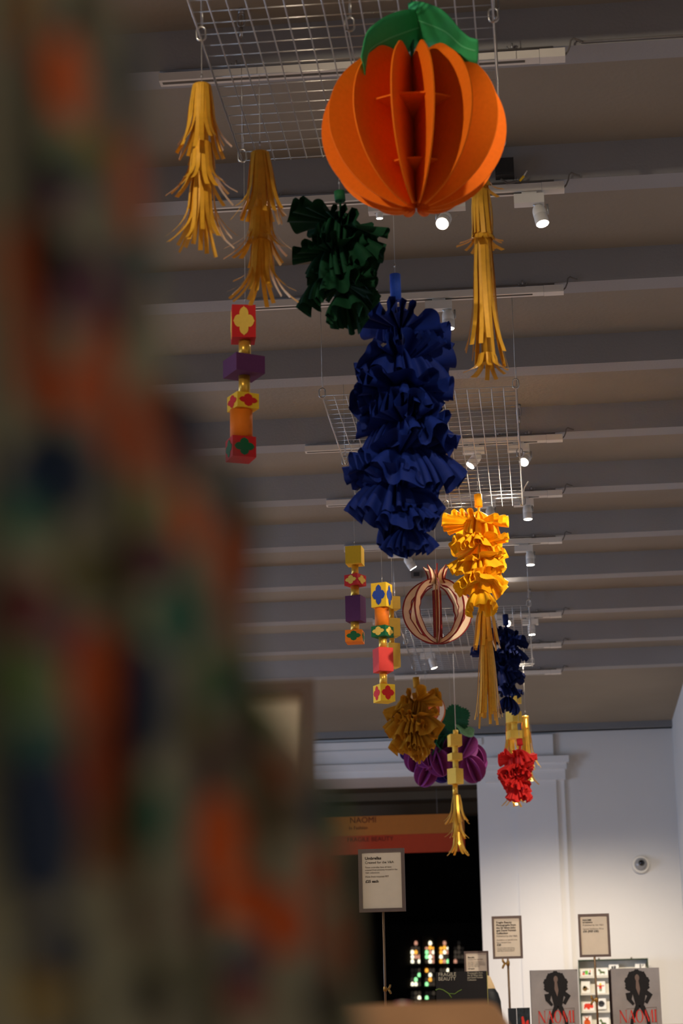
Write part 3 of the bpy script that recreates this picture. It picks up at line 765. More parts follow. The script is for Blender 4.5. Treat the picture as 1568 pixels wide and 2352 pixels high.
def grapes():
    Y = 11.42
    top = P(1035, 1640, Y - 0.15)
    t = thing('grape_bunch', 'bunch of purple paper grapes with green vine leaves', 'decoration', top)
    rnd = random.Random(5)
    spots = [(958, 1742, 34, 0.02, 0), (940, 1722, 28, 0.1, 1), (985, 1738, 36, -0.05, 0), (978, 1778, 31, -0.02, 0), (1008, 1752, 33, -0.07, 0), (1012, 1772, 28, 0.08, 1), (1035, 1745, 34, 0.05, 0),
             (1068, 1716, 34, -0.05, 0), (1088, 1738, 32, 0.05, 0), (1084, 1766, 34, -0.03, 0), (1062, 1752, 30, 0.1, 0), (1040, 1712, 30, 0.1, 0), (1096, 1756, 26, 0.12, 0)]
    for i, (x, y, rp, dy, bl) in enumerate(spots):
        c = P(x, y, Y + dy); R = M(rp, Y)
        e = Matrix.Rotation(rnd.uniform(-0.7, 0.7), 3, 'X') @ Matrix.Rotation(rnd.uniform(-0.6, 0.6), 3, 'Y') @ Matrix.Rotation(rnd.uniform(0, PI), 3, 'Z')
        m = m_grape2 if bl else m_grape
        def disc(ax):
            u, v = ax
            return [c + e @ (u * (R * 0.92 * math.cos(2 * PI * j / 28)) + v * (R * math.sin(2 * PI * j / 28))) for j in range(28)]
        g = None
        for k in range(4):
            a = PI * k / 4
            u = Vector((math.cos(a), math.sin(a), 0)); n = e @ Vector((-math.sin(a), math.cos(a), 0))
            o = MB().plate(disc((u, Vector((0, 0, 1)))), n * 0.003).build('grape' if g is None else 'petal_disc', m, t if g is None else g)
            if g is None: g = o
        MB().tube([c + e @ Vector((0, 0, R * 0.95)), c + Vector((0, 0.02, R * 1.3)), P(1020, 1690, Y)], 0.0028, 6).build('tendril', m_leafd, t)
    def vine(cx, cy, R, nrm, m, rot, dy):
        c = P(cx, cy, Y + dy); n = Vector(nrm).normalized(); a = n.cross(Vector((0, 0, 1))).normalized(); b = n.cross(a)
        out = []
        for j in range(60):
            th = 2 * PI * j / 60
            r = R * (0.80 + 0.14 * abs(math.cos(2.5 * (th + rot))) + (0.05 if j % 2 else -0.05))
            out.append(c + a * r * math.cos(th) + b * r * math.sin(th) + n * 0.25 * R * math.cos(th) ** 2)
        rim = MB(); ctr = [c] * 60
        vs = [c] + out; rim.add(vs, [(0, 1 + j, 1 + (j + 1) % 60) for j in range(60)], False)
        o = rim.build('leaf', m, t); sm = o.modifiers.new('thick', 'SOLIDIFY'); sm.thickness = 0.002
    vine(1046, 1650, M(36, Y), (0.1, -1, 0.1), m_leafd, 0.2, -0.12)
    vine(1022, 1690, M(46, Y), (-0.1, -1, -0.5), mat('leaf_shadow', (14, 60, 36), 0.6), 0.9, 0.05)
    vine(1066, 1678, M(26, Y), (0.5, -0.6, 0.75), m_leaflit, 0.5, -0.14)
    MB().tube([P(1010, 1680, Y), P(1000, 1712, Y - 0.1), P(992, 1735, Y - 0.1)], 0.003, 6).build('tendril', m_cgrn, t)
    MB().tube([P(1000, 1705, Y - 0.1), P(1012, 1722, Y - 0.1), P(1004, 1730, Y - 0.1)], 0.003, 6).build('tendril', m_cgrn, t)
    hang(t, P(1035, 1660, 11.31), bead=False)
grapes()

# ------------------------------------------------------------------ shop signs on poles
SB = 0.03
def sign(label, x0, y0, x1, y1, Y, lines, pole_x, nut_y=None, pole_to=1.0, nut_dir=1, base_z=0.9):
    """x0..x1, y0..y1 outer frame pixels; lines: (text, y_px, size_px, bold, grey)"""
    a, b = P(x0, y1, Y), P(x1, y0, Y)
    W, H = b.x - a.x, b.z - a.z; x_, z_ = a.x, a.z
    pz = P(pole_x, y1, Y)
    t = thing('price_sign', label, 'sign', (pz.x, Y, base_z), 'framed price signs on poles')
    fb = W * 0.075
    fr = MB()
    fr.box((x_, Y - 0.006, z_), (x_ + W, Y + 0.004, z_ + fb)).box((x_, Y - 0.006, z_ + H - fb), (x_ + W, Y + 0.004, z_ + H))
    fr.box((x_, Y - 0.006, z_ + fb), (x_ + fb, Y + 0.004, z_ + H - fb)).box((x_ + W - fb, Y - 0.006, z_ + fb), (x_ + W, Y + 0.004, z_ + H - fb))
    fr.build('frame', m_frame, t)
    MB().box((x_ + fb * 0.9, Y - 0.001, z_ + fb * 0.9), (x_ + W - fb * 0.9, Y + 0.002, z_ + H - fb * 0.9)).build('card', m_card, t)
    for (s, ly, sz, bold, grey) in lines:
        z = z_ + H * (y1 - ly) / (y1 - y0)
        text(s, H * sz / (y1 - y0), m_inkl if grey else m_ink, t, (x_ + W * 0.145, Y - 0.0018, z), extrude=0.0002, bold=H * 0.0016 * bold)
    MB().tube([(pz.x, Y, base_z), (pz.x, Y, z_ + 0.005)], M(2.6, Y), 10).build('pole', m_pole, t)
    MB().tube([(pz.x, Y, base_z), (pz.x, Y, base_z + 0.012)], SB, 20).build('base', m_pole, t)
    if nut_y:
        nz = P(pole_x, nut_y, Y).z; sd = nut_dir; u = M(1, Y)
        nb = MB().tube([(pz.x - 4 * u * sd, Y - 0.004, nz), (pz.x + 8 * u * sd, Y - 0.004, nz)], 2.2 * u, 8)
        nb.tube([(pz.x, Y - 0.002, nz - 5 * u), (pz.x, Y - 0.002, nz + 5 * u)], 4 * u, 10)
        nb.build('clamp', m_brass, t)
        MB().tube([(pz.x + 7 * u * sd, Y - 0.004, nz - 1 * u), (pz.x + 11 * u * sd, Y - 0.004, nz + 5 * u), (pz.x + 12 * u * sd, Y - 0.004, nz + 10 * u)], [2.4 * u, 2.6 * u, 2 * u], 8)\
            .tube([(pz.x + 7 * u * sd, Y - 0.004, nz), (pz.x + 11 * u * sd, Y - 0.004, nz - 6 * u), (pz.x + 13 * u * sd, Y - 0.004, nz - 11 * u)], [2.4 * u, 2.6 * u, 2 * u], 8).build('wing_nut', m_brass, t)
    return t
sign('large framed sign reading Umbrellas on a brass pole', 825, 1948, 928, 2096, 8.0, [
    ('Umbrellas', 1973, 9.5, 1, 0), ('Created for the V&A', 1982.5, 8, 0, 0), ('These umbrellas have all been', 1993, 5.2, 0, 1), ('created from patterns housed in the', 1999, 5.2, 0, 1),
    ('V&A collections.', 2005.5, 5.2, 0, 1), ('Made from recycled PET', 2015, 5.6, 0, 1), ('£25 each', 2027, 8.6, 1, 0)], 880, 2272, nut_dir=1, base_z=1.16)
sign('framed price sign with five bold heading lines against the white wall', 1132, 2103, 1197, 2203, 11.75, [
    ('Fragile Beauty:', 2120, 6.4, 1, 0), ('Photographs from', 2126.3, 6.4, 1, 0), ('the Sir Elton John', 2132.6, 6.4, 1, 0), ('and David Furnish', 2138.9, 6.4, 1, 0), ('Collection', 2145.2, 6.4, 1, 0),
    ('Published by the V&A', 2151.8, 5.6, 0, 1), ('Available at a special price', 2160.5, 4.6, 0, 1), ('for a limited time', 2166.5, 4.8, 0, 1), ('£20', 2172.5, 6.4, 1, 0),
    ('This book contains adult themes,', 2178.5, 3.1, 0, 1), ('including depictions of nudity and', 2182, 3.1, 0, 1), ('death. Buyers discretion advised.', 2185.5, 3.1, 0, 1)], 1166, 2213, nut_dir=-1, base_z=1.27)
sign('framed sign with short text standing between the two grey books', 1331, 2098, 1398, 2199, 11.5, [
    ('NAOMI', 2114.5, 6.2, 1, 0), ('IN FASHION', 2119.5, 4.2, 1, 0), ('Published by the V&A', 2126, 5.6, 0, 1), ('Special Exhibition Price', 2134.8, 5.2, 0, 1), ('£30 (RRP £35)', 2141, 6.2, 1, 0)], 1365, 2297, nut_dir=-1, base_z=1.27)
sign('small framed sign peeping out behind the black landscape book', 1068, 2184, 1121, 2266, 12.0, [
    ('Biscuits', 2200, 5.2, 1, 0), ('Created for the V&A', 2204.8, 4.2, 0, 1), ('Our biscuits are handmade in a', 2210, 3.0, 0, 1), ('family bakery using patterns from', 2213.5, 3.0, 0, 1),
    ('the textiles, designs and drawings', 2217, 3.0, 0, 1), ('held in the collections.', 2220.5, 3.0, 0, 1), ('£9 each', 2226.5, 4.8, 1, 0)], 1095, base_z=1.27)
# near out-of-focus sign
sign('out-of-focus framed sign half hidden by the patterned textile', 330, 1563, 722, 2060, 1.8, [
    ('Museum Shop', 1620, 24, 1, 0), ('Created for the V&A', 1650, 22, 0, 0), ('These scarves have been', 1690, 19, 0, 1), ('made for the museum', 1716, 19, 0, 1)], 520, base_z=0.0)

# ------------------------------------------------------------------ banner in the doorway
Yb = 16.35
bn = thing('exhibition_banner', 'two-tone orange and red exhibition banner in the dark doorway', 'banner', P(900, 1915, Yb))
bp = lambda x, y: P(x, y, Yb)
x0b, x1b = -2.0, bp(1066, 1900).x
zt, zm, zb_ = bp(900, 1873).z, bp(900, 1917).z, bp(900, 1960).z
MB().box((x0b, Yb, zm), (x1b, Yb + 0.02, zt)).build('upper_band', mat('banner_orange', (186, 112, 44), 0.75, var=0.03), bn)
MB().box((x0b, Yb, zb_), (x1b, Yb + 0.02, zm - 0.001)).build('lower_band', mat('banner_red', (184, 64, 30), 0.75, var=0.03), bn)
for s, x, y, sz in (('NAOMI', 802, 1891, 0.062), ('In Fashion', 800, 1906, 0.036), ('FRAGILE BEAUTY', 796, 1934, 0.046)):
    p = bp(x, y)
    text(s, sz, mat('banner_ink', (96, 44, 26), 0.8, var=0), bn, (p.x, Yb - 0.002, p.z))
for xx in (x0b + 0.3, x1b - 0.2):
    MB().tube([(xx, Yb + 0.01, zt), (xx, Yb + 0.01, OPZ)], 0.003, 6).build('hanger', m_cable, bn)

# ------------------------------------------------------------------ stained-glass window in the far hall
Yw = 28.0
wn = struct('window_1', MB().box((P(935, 2300, Yw).x - 0.6, Yw + 0.12, 0.2), (P(1075, 2200, Yw).x + 0.4, Yw + 0.3, P(1000, 2120, Yw).z)), m_dark, 'dark arched stained-glass window in the far hall')
rnd = random.Random(11)
gl = {}
GC = {'amber': ((255, 176, 64), 0.9), 'white': ((255, 246, 215), 1.1), 'green': ((150, 240, 160), 1.1), 'rose': ((240, 170, 140), 0.5), 'dim': ((104, 92, 78), 0.22), 'deep': ((60, 54, 48), 0.12)}
for li, xl in enumerate((942, 975, 1008, 1041)):
    rows = 16
    for rI in range(rows):
        for cI in range(3):
            y = 2160 + rI * 10.5; x = xl + cI * 8.0
            if rI == 0 and cI != 1: continue
            if rI in (5, 10): continue
            lit = 0.72 if rI < 5 else (0.26 if rI < 10 else 0.07)
            if li == 3: lit *= 0.22
            q = rnd.random()
            cn = rnd.choice(['amber', 'white', 'green', 'white', 'rose', 'amber']) if q < lit else ('dim' if q < lit + 0.35 else 'deep')
            if li == 1 and rI in (2, 3) and cI == 0: cn = 'green'
            dy = (3 if (rI == 1 and cI != 1) else 0)
            a = P(x + rnd.uniform(0, 0.6), y + 9.2, Yw); b = P(x + 7.0, y + dy, Yw)
            bx = gl.setdefault(cn, MB())
            # rounded panes: octagon-ish outline
            cxm, czm, hx, hz = (a.x + b.x) / 2, (a.z + b.z) / 2, (b.x - a.x) / 2, (b.z - a.z) / 2
            out = [Vector((cxm + hx * sx, Yw + 0.1, czm + hz * sz)) for sx, sz in ((-1, -0.8), (-0.7, -1), (0.7, -1), (1, -0.8), (1, 0.3), (0.6, 0.9), (0, 1), (-0.6, 0.9), (-1, 0.3))]
            bx.plate(out, (0, 0.02, 0))
for cn, mbx in gl.items():
    colr, e = GC[cn]
    mbx.build('pane_' + cn, mat('glass_' + cn, colr, 0.3, emit=e, var=0.1, scale=8), wn, kind='stuff')
ms = MB()
for x in (971.5, 1004.5, 1037.5):
    a = P(x, 2340, Yw); ms.box((a.x - 0.022, Yw + 0.04, 0.3), (a.x + 0.022, Yw + 0.12, P(x, 2150, Yw).z))
ms.build('mullion', m_dark, wn)
for y in (2216, 2268.5):
    a, b = P(935, y + 4, Yw), P(1072, y - 3, Yw)
    MB().box((a.x, Yw + 0.03, a.z), (b.x, Yw + 0.12, b.z)).build('transom', m_dark, wn)

# ------------------------------------------------------------------ books, cards and display furniture
m_cover = mat('cover_grey', (150, 146, 143), 0.4, var=0.12, scale=9)
m_black = mat('print_black', (16, 14, 15), 0.6, var=0)
m_skin = mat('print_brown', (116, 98, 88), 0.6, var=0)
m_nred = mat('print_red', (206, 48, 36), 0.6, var=0)
m_pages = mat('pages', (214, 200, 170), 0.8, var=0.08, scale=200)
m_cvdark = mat('cover_side', (58, 46, 44), 0.5, var=0.1)
def strokes(mb, segs, x, z, sx, sz, Y):
    for (x0, z0, x1, z1, w0) in segs:
        dx, dz = (x1 - x0), (z1 - z0)
        h = w0 / 2
        if abs(dz) > abs(dx) * 0.3: o = [(x0 - h, z0), (x0 + h, z0), (x1 + h, z1), (x1 - h, z1)]
        else: o = [(x0, z0 - h), (x1, z1 - h), (x1, z1 + h), (x0, z0 + h)]
        mb.plate([Vector((x + a * sx, Y, z + b * sz)) for a, b in o], (0, 0.0005, 0))
LET = {'N': ([(0.1, 0, 0.1, 1, 0.05), (0.1, 1, 0.78, 0, 0.16), (0.78, 0, 0.78, 1, 0.05), (0, 0.015, 0.2, 0.015, 0.03), (0.68, 0.985, 0.88, 0.985, 0.03), (0, 0.985, 0.2, 0.985, 0.03)], 0.95),
       'A': ([(0.05, 0, 0.4, 1, 0.05), (0.4, 1, 0.75, 0, 0.15), (0.18, 0.35, 0.62, 0.35, 0.04), (-0.04, 0.015, 0.16, 0.015, 0.03), (0.62, 0.015, 0.88, 0.015, 0.03)], 0.9),
       'M': ([(0.1, 0, 0.12, 1, 0.05), (0.14, 1, 0.5, 0.05, 0.14), (0.5, 0.05, 0.86, 1, 0.05), (0.9, 1, 0.92, 0, 0.14), (0, 0.015, 0.2, 0.015, 0.03), (0.8, 0.015, 1.04, 0.015, 0.03)], 1.12),
       'I': ([(0.14, 0, 0.14, 1, 0.15), (0, 0.015, 0.28, 0.015, 0.03), (0, 0.985, 0.28, 0.985, 0.03)], 0.34)}
def word(s, x, z, W, H, Y):
    mb = MB(); tot = sum(LET[c][1] if c != 'O' else 0.95 for c in s); k = W / tot; cur = x
    for c in s:
        if c == 'O':
            o = []; i_ = []
            for j in range(32):
                a = 2 * PI * j / 32
                o.append(Vector((cur + k * (0.42 + 0.42 * math.cos(a)), Y, z + H * (0.5 + 0.52 * math.sin(a)))))
                i_.append(Vector((cur + k * (0.42 + 0.27 * math.cos(a)), Y, z + H * (0.5 + 0.48 * math.sin(a)))))
            mb.ringplate(o, i_, (0, 0.0005, 0), True); cur += 0.95 * k
        else:
            strokes(mb, LET[c][0], cur, z, k, H, Y); cur += LET[c][1] * k
    return mb
def portrait_book(label, x0, y0, x1, Y, spine_side):
    a = P(x0, y0, Y); W = P(x1, y0, Y).x - a.x; H = W * 1.27; zb = a.z - H; x = a.x; D = 0.035
    t = thing('book', label, 'book', (x + W / 2, Y, zb), 'large grey-covered books')
    MB().box((x, Y, zb), (x + W, Y + 0.004, zb + H)).build('front_cover', m_cover, t)
    MB().box((x + 0.002, Y + 0.004, zb + 0.003), (x + W - 0.004, Y + D - 0.004, zb + H - 0.003)).build('page_block', m_pages, t)
    MB().box((x, Y + D - 0.004, zb), (x + W, Y + D, zb + H)).build('back_cover', m_cvdark, t)
    MB().box((x - 0.003, Y, zb), (x, Y + D, zb + H)).build('spine', m_cvdark, t)
    Yp = Y - 0.0006
    def pl(pts, m, name, th=0.0005, lift=0):
        MB().plate([Vector((x + W * px, Yp - lift, zb + H * pz)) for px, pz in pts], (0, th, 0)).build(name, m, t)
    # plain generic figure in place of the printed portrait
    hair = []
    for j in range(56):
        aa = 2 * PI * j / 56
        rr = 1 + 0.05 * math.sin(9 * aa) + 0.04 * math.sin(23 * aa)
        hair.append((0.53 + 0.255 * rr * math.cos(aa) * (1 + 0.12 * math.sin(aa) * -1), 0.775 + 0.20 * rr * math.sin(aa)))
    pl(hair, m_black, 'printed_hair')
    pl([(0.28, 0.60), (0.30, 0.50), (0.42, 0.40), (0.46, 0.43), (0.40, 0.50), (0.44, 0.62)], m_black, 'printed_arm', lift=0.0003)
    pl([(0.70, 0.66), (0.84, 0.57), (0.72, 0.42), (0.66, 0.45), (0.72, 0.55), (0.62, 0.60)], m_black, 'printed_arm', lift=0.0003)
    pl([(0.40, 0.68), (0.72, 0.68), (0.66, 0.44), (0.64, 0.38), (0.48, 0.38), (0.46, 0.46)], m_black, 'printed_jacket', lift=0.0004)
    pl([(0.47, 0.40), (0.58, 0.40), (0.42, 0.16), (0.40, 0.0), (0.33, 0.0), (0.36, 0.18)], m_black, 'printed_leg', lift=0.0005)
    pl([(0.54, 0.40), (0.66, 0.40), (0.76, 0.18), (0.77, 0.0), (0.70, 0.0), (0.68, 0.18)], m_black, 'printed_leg', lift=0.0005)
    face = [(0.535 + 0.045 * math.cos(2 * PI * j / 20), 0.845 + 0.055 * math.sin(2 * PI * j / 20)) for j in range(20)]
    pl(face, m_skin, 'printed_face', lift=0.0008)
    pl([(0.51, 0.80), (0.56, 0.80), (0.585, 0.66), (0.555, 0.56), (0.50, 0.68)], m_skin, 'printed_neckline', lift=0.0009)
    pl([(0.28, 0.355), (0.90, 0.37), (0.90, 0.362), (0.28, 0.347)], m_skin, 'printed_line', lift=0.0002)
    pl([(0.895, 0.02), (0.905, 0.02), (0.905, 0.37), (0.895, 0.37)], m_skin, 'printed_line', lift=0.0002)
    word('NAOMI', x + W * 0.13, zb + H * 0.13, W * 0.78, H * 0.20, Y - 0.0022).build('title', m_nred, t)
    return zb
zb1 = portrait_book('grey portrait book with red title left of the card rack', 1217, 2229, 1325, 11.6, 1)
zb2 = portrait_book('grey portrait book with red title right of the card rack', 1402, 2225, 1513, 11.6, 1)
SH = min(zb1, zb2)
# second copies stacked behind the right book and small patterned books
def plain_book(label, x0, y0, x1, Y, zb, m, D=0.03, prints=()):
    a = P(x0, y0, Y); b = P(x1, y0, Y)
    t = thing('book', label, 'book', ((a.x + b.x) / 2, Y, zb))
    MB().box((a.x, Y, zb), (b.x, Y + 0.003, a.z)).build('front_cover', m, t)
    MB().box((a.x + 0.002, Y + 0.003, zb + 0.002), (b.x - 0.002, Y + D - 0.003, a.z - 0.002)).build('page_block', m_pages, t)
    MB().box((a.x, Y + D - 0.003, zb), (b.x, Y + D, a.z)).build('back_cover', m, t)
    for pts, mm in prints:
        MB().plate([P(px, py, Y - 0.001) for px, py in pts], (0, 0.0006, 0)).build('cover_print', mm, t)
    return t
m_pat = mat('dark_print', (26, 38, 44), 0.6, var=0.9, scale=60)
plain_book('dark patterned small book with a red motif beside the grey portrait book', 1186, 2315, 1216, 11.6, SH, m_pat, prints=[([(1197, 2336), (1201, 2334), (1206, 2352), (1199, 2356)], m_nred), ([(1208, 2346), (1213, 2342), (1215, 2360), (1206, 2360)], m_nred)])
plain_book('dark slim book between the wooden plinth and the patterned book', 1166, 2316, 1185, 11.62, SH, mat('dark_teal', (28, 34, 40), 0.6))
plain_book('second copy of the grey book leaning behind the right-hand one', 1396, 2228, 1410, 11.66, SH, m_cvdark)
# black landscape book
Yk = 10.8
ak, bk = P(1000, 2233, Yk), P(1117, 2229, Yk)
zk = P(1060, 2352, Yk).z
fb = thing('book', 'black landscape book titled in serif capitals behind the wooden plinth', 'book', ((ak.x + bk.x) / 2, Yk, zk))
MB().box((ak.x, Yk, zk), (bk.x, Yk + 0.004, ak.z)).build('front_cover', mat('cover_black', (24, 21, 20), 0.45, var=0.1), fb)
MB().box((ak.x + 0.002, Yk + 0.004, zk + 0.002), (bk.x + 0.002, Yk + 0.03, ak.z - 0.002)).build('page_block', mat('page_edge_lime', (170, 166, 90), 0.7), fb)
MB().box((ak.x, Yk + 0.03, zk), (bk.x, Yk + 0.034, ak.z)).build('back_cover', MATS['cover_black'], fb)
m_pt = mat('print_cream', (186, 176, 150), 0.7, var=0)
for s, x, y, sz in (('FRAGILE', 1006, 2242.5, 11.5), ('BEAUTY', 1006, 2252.5, 11.5)):
    p = P(x, y, Yk - 0.001); text(s, M(sz, Yk), m_pt, fb, (p.x, Yk - 0.001, p.z), wide=0.95)
for i, s in enumerate(('Photographs from', 'the Sir Elton John', 'and David Furnish', 'Collection')):
    p = P(1073, 2237 + i * 5.2, Yk - 0.001); text(s, M(5.6, Yk), m_pt, fb, (p.x, Yk - 0.001, p.z), wide=0.85)
MB().tube([P(x, y, Yk - 0.001) for x, y in ((1000, 2274), (1008, 2271), (1018, 2274), (1030, 2282), (1037, 2292))], M(1.3, Yk), 6).build('printed_stem', mat('print_green', (104, 130, 52), 0.7), fb)
MB().tube([P(x, y, Yk - 0.001) for x, y in ((1032, 2282), (1044, 2283), (1052, 2277), (1060, 2273))], M(0.9, Yk), 6).build('printed_stem', MATS['print_green'], fb)
# dark bag with cream collar behind the black book
Yg = 11.2
gb = thing('handbag', 'dark rounded bag with a cream top behind the black book', 'bag', P(1125, 2352, Yg))
def lathe(prof, n, c):
    return [[Vector((c.x + r * math.cos(2 * PI * j / n), c.y + 0.5 * r * math.sin(2 * PI * j / n), z)) for j in range(n)] for r, z in prof]
cb = P(1122, 2300, Yg); u = M(1, Yg)
zz = lambda y: P(1122, y, Yg).z
MB().grid(lathe([(30 * u, zz(2365)), (27 * u, zz(2300)), (22 * u, zz(2282)), (14 * u, zz(2269)), (0.1 * u, zz(2267))], 24, cb), True, True).build('body', mat('bag_dark', (24, 28, 30), 0.5), gb)
MB().grid(lathe([(16 * u, zz(2271)), (13 * u, zz(2262)), (5 * u, zz(2243)), (0.1 * u, zz(2240))], 24, cb), True, True).build('top', mat('bag_cream', (216, 188, 140), 0.7), gb)
# display shelf for the books
sh = thing('display_shelf', 'tall wooden display shelf carrying the books and signs', 'shelf', ((P(1100, 2352, 11.6).x + 0.62) / 2, 11.7, 0))
xa, xb = P(960, 2352, 11.6).x, 0.75
zsh = min(SH, zk, zz(2365)) - 0.0005
MB().box((xa, 10.6, zsh - 0.03), (xb, 12.25, zsh)).build('top_board', m_wood, sh)
for xx in (xa, xb - 0.03): MB().box((xx, 10.65, 0), (xx + 0.03, 12.2, zsh - 0.03)).build('side_panel', m_wood, sh)
for q in (0.3, 0.75): MB().box((xa + 0.03, 10.68, q), (xb - 0.03, 12.2, q + 0.025)).build('shelf_board', m_wood, sh)
# cabinet under the umbrellas sign
um = thing('display_cabinet', 'wooden display cabinet under the Umbrellas sign', 'cabinet', (P(880, 2300, 8).x, 8.0, 0))
ux = P(880, 2300, 8).x
MB().box((ux - 0.4, 7.8, 0), (ux + 0.28, 8.25, 1.13)).build('body', m_wood, um)
MB().box((ux - 0.42, 7.78, 1.13), (ux + 0.30, 8.27, 1.16)).build('top_board', m_wood, um)

# card rack on the wall
Yr = 15.58
rk = thing('card_rack', 'shallow green-edged wall rack of small picture cards', 'rack', P(1410, 2352, Yr))
rx0, rx1 = P(1329, 2250, Yr).x, P(1490, 2250, Yr).x
rzt, rzb = P(1410, 2203, Yr).z, P(1410, 2400, Yr).z
m_rack = mat('rack_back', (218, 214, 200), 0.5, var=0.05); m_redge = mat('rack_edge', (52, 70, 48), 0.5)
MB().box((rx0, Yr + 0.06, rzb), (rx1, Yr + 0.07, rzt)).build('back_panel', m_rack, rk)
for xx in (rx0, rx1 - 0.006): MB().box((xx, Yr - 0.02, rzb), (xx + 0.006, Yr + 0.07, rzt)).build('side_panel', m_redge, rk)
MB().box((rx0, Yr - 0.02, rzt - 0.006), (rx1, Yr + 0.07, rzt)).build('top_panel', m_redge, rk)
shelf_y = (2242, 2281, 2322, 2362)
for y in shelf_y:
    z = P(1360, y, Yr).z
    MB().box((rx0 + 0.006, Yr, z - 0.012), (rx1 - 0.006, Yr + 0.06, z)).build('shelf', m_rack, rk)
for xx in (1375, 1450): 
    p = P(xx, 2200, Yr); MB().tube([(p.x, Yr + 0.03, rzt), (p.x, Yr + 0.03, rzt + 0.012)], 0.006, 8).build('hook', m_frame, rk)
m_white = mat('card_white', (240, 238, 230), 0.7, var=0.01)
def card(label, x0, y0, x1, y1, prints):
    a, b = P(x0, y1, Yr + 0.03), P(x1, y0, Yr + 0.03)
    t = thing('picture_card', label, 'card', ((a.x + b.x) / 2, Yr + 0.03, a.z), 'small picture cards in the rack')
    MB().box((a.x, Yr + 0.03, a.z), (b.x, Yr + 0.034, b.z)).build('paper', m_white, t)
    for pts, m in prints:
        MB().plate([Vector((a.x + (b.x - a.x) * u_x, Yr + 0.0292, a.z + (b.z - a.z) * u_z)) for u_x, u_z in pts], (0, 0.0008, 0)).build('picture', m, t)
R_ = lambda x0, z0, x1, z1: [(x0, z0), (x1, z0), (x1, z1), (x0, z1)]
ell = lambda cx, cz, a, b, n=18: [(cx + a * math.cos(2 * PI * j / n), cz + b * math.sin(2 * PI * j / n)) for j in range(n)]
m_pg = mat('pic_green', (90, 110, 60), 0.7); m_po = mat('pic_orange', (214, 90, 30), 0.7); m_pk = mat('pic_dark', (60, 62, 64), 0.7); m_pr = mat('pic_red', (220, 62, 40), 0.7); m_pb = mat('pic_brown', (120, 92, 50), 0.7)
def quadruped(m, ear=True):
    return [(ell(0.56, 0.42, 0.22, 0.13), m), (R_(0.38, 0.16, 0.44, 0.42), m), (R_(0.68, 0.16, 0.74, 0.42), m), ([(0.30, 0.62), (0.42, 0.44), (0.52, 0.48), (0.38, 0.84), (0.30, 0.88), (0.20, 0.66)], m)]
card('white card with a red, green and blue toy picture', 1333, 2226, 1360, 2242, [(R_(0.16, 0.16, 0.34, 0.45), m_pr), (R_(0.38, 0.2, 0.62, 0.8), MATS['glass_green'] if False else mat('pic_lime', (110, 190, 70), 0.7)), (R_(0.66, 0.16, 0.84, 0.5), m_pk), (R_(0.2, 0.5, 0.36, 0.7), m_cpur), (R_(0.76, 0.55, 0.84, 0.85), m_po)])
card('white card with a small green animal standing on the top shelf', 1367, 2223, 1395, 2241, quadruped(m_pg))
card('white card with a brown rounded figure', 1335, 2254, 1354, 2281, [(ell(0.42, 0.38, 0.28, 0.22), m_pb), (ell(0.36, 0.5, 0.16, 0.12), m_pg), (R_(0.62, 0.3, 0.84, 0.38), m_pb)])
card('white card with a red doll, arms outstretched', 1368, 2254, 1389, 2281, [(R_(0.12, 0.58, 0.88, 0.66), m_pr), (R_(0.36, 0.36, 0.64, 0.64), m_pr), (R_(0.38, 0.14, 0.48, 0.36), m_pg), (R_(0.52, 0.14, 0.62, 0.36), m_pg), (ell(0.5, 0.76, 0.12, 0.1), m_cyel)])
card('white card with a solid red animal', 1338, 2302, 1364, 2322, [([(0.1, 0.2), (0.2, 0.2), (0.3, 0.4), (0.45, 0.15), (0.6, 0.15), (0.62, 0.35), (0.8, 0.3), (0.92, 0.4), (0.9, 0.75), (0.7, 0.86), (0.25, 0.86), (0.14, 0.7)], m_pr)])
card('white card with a dark striped disc', 1370, 2293, 1391, 2318, [(ell(0.5, 0.5, 0.34, 0.30), m_pk), (R_(0.18, 0.50, 0.82, 0.55), m_white), (R_(0.22, 0.60, 0.78, 0.64), m_white)])
card('white card with an orange onion shape', 1338, 2331, 1358, 2362, [(ell(0.5, 0.40, 0.36, 0.28), m_po), ([(0.42, 0.6), (0.58, 0.6), (0.75, 0.92), (0.5, 0.75), (0.2, 0.92)], m_po)])
card('white card with a small green animal on the bottom shelf', 1371, 2337, 1398, 2362, quadruped(m_pg))
card('white card with two tiny dark squares behind the right-hand book', 1399, 2214, 1420, 2242, [(R_(0.25, 0.55, 0.45, 0.82), m_pk), (R_(0.5, 0.55, 0.7, 0.85), m_pk)])
card('white card with a tiny figure at the end of the top shelf', 1459, 2211, 1481, 2242, [(R_(0.46, 0.55, 0.58, 0.9), m_pk), ([(0.7, 0.7), (0.84, 0.85), (0.8, 0.9), (0.66, 0.74)], m_pk)])

# ------------------------------------------------------------------ wooden plinth in the near foreground
Yp_ = 2.0
pl = thing('display_plinth', 'out-of-focus pale wooden display block with sloping end', 'plinth', P(950, 2352, Yp_) - Vector((0, 0, P(950, 2352, Yp_).z)))
xl, xr1, xr2 = P(600, 2305, Yp_).x, P(1118, 2300, Yp_).x, P(1182, 2352, Yp_).x
zt_ = P(1000, 2303, Yp_).z
zs_ = P(1182, 2352, Yp_).z
out = [Vector((xl, Yp_, zs_ - 0.12)), Vector((xr2 + 0.02, Yp_, zs_ - 0.12)), Vector((xr2 + 0.004, Yp_, zs_ - 0.02)), Vector((xr1 + 0.008, Yp_, zt_ - 0.003)), Vector((xr1, Yp_, zt_)), Vector((xl, Yp_, zt_))]
b1 = MB().plate([p + Vector((0, 0.2, 0)) for p in out], (0, 0.4, 0)); b1.build('riser', m_wood, pl)
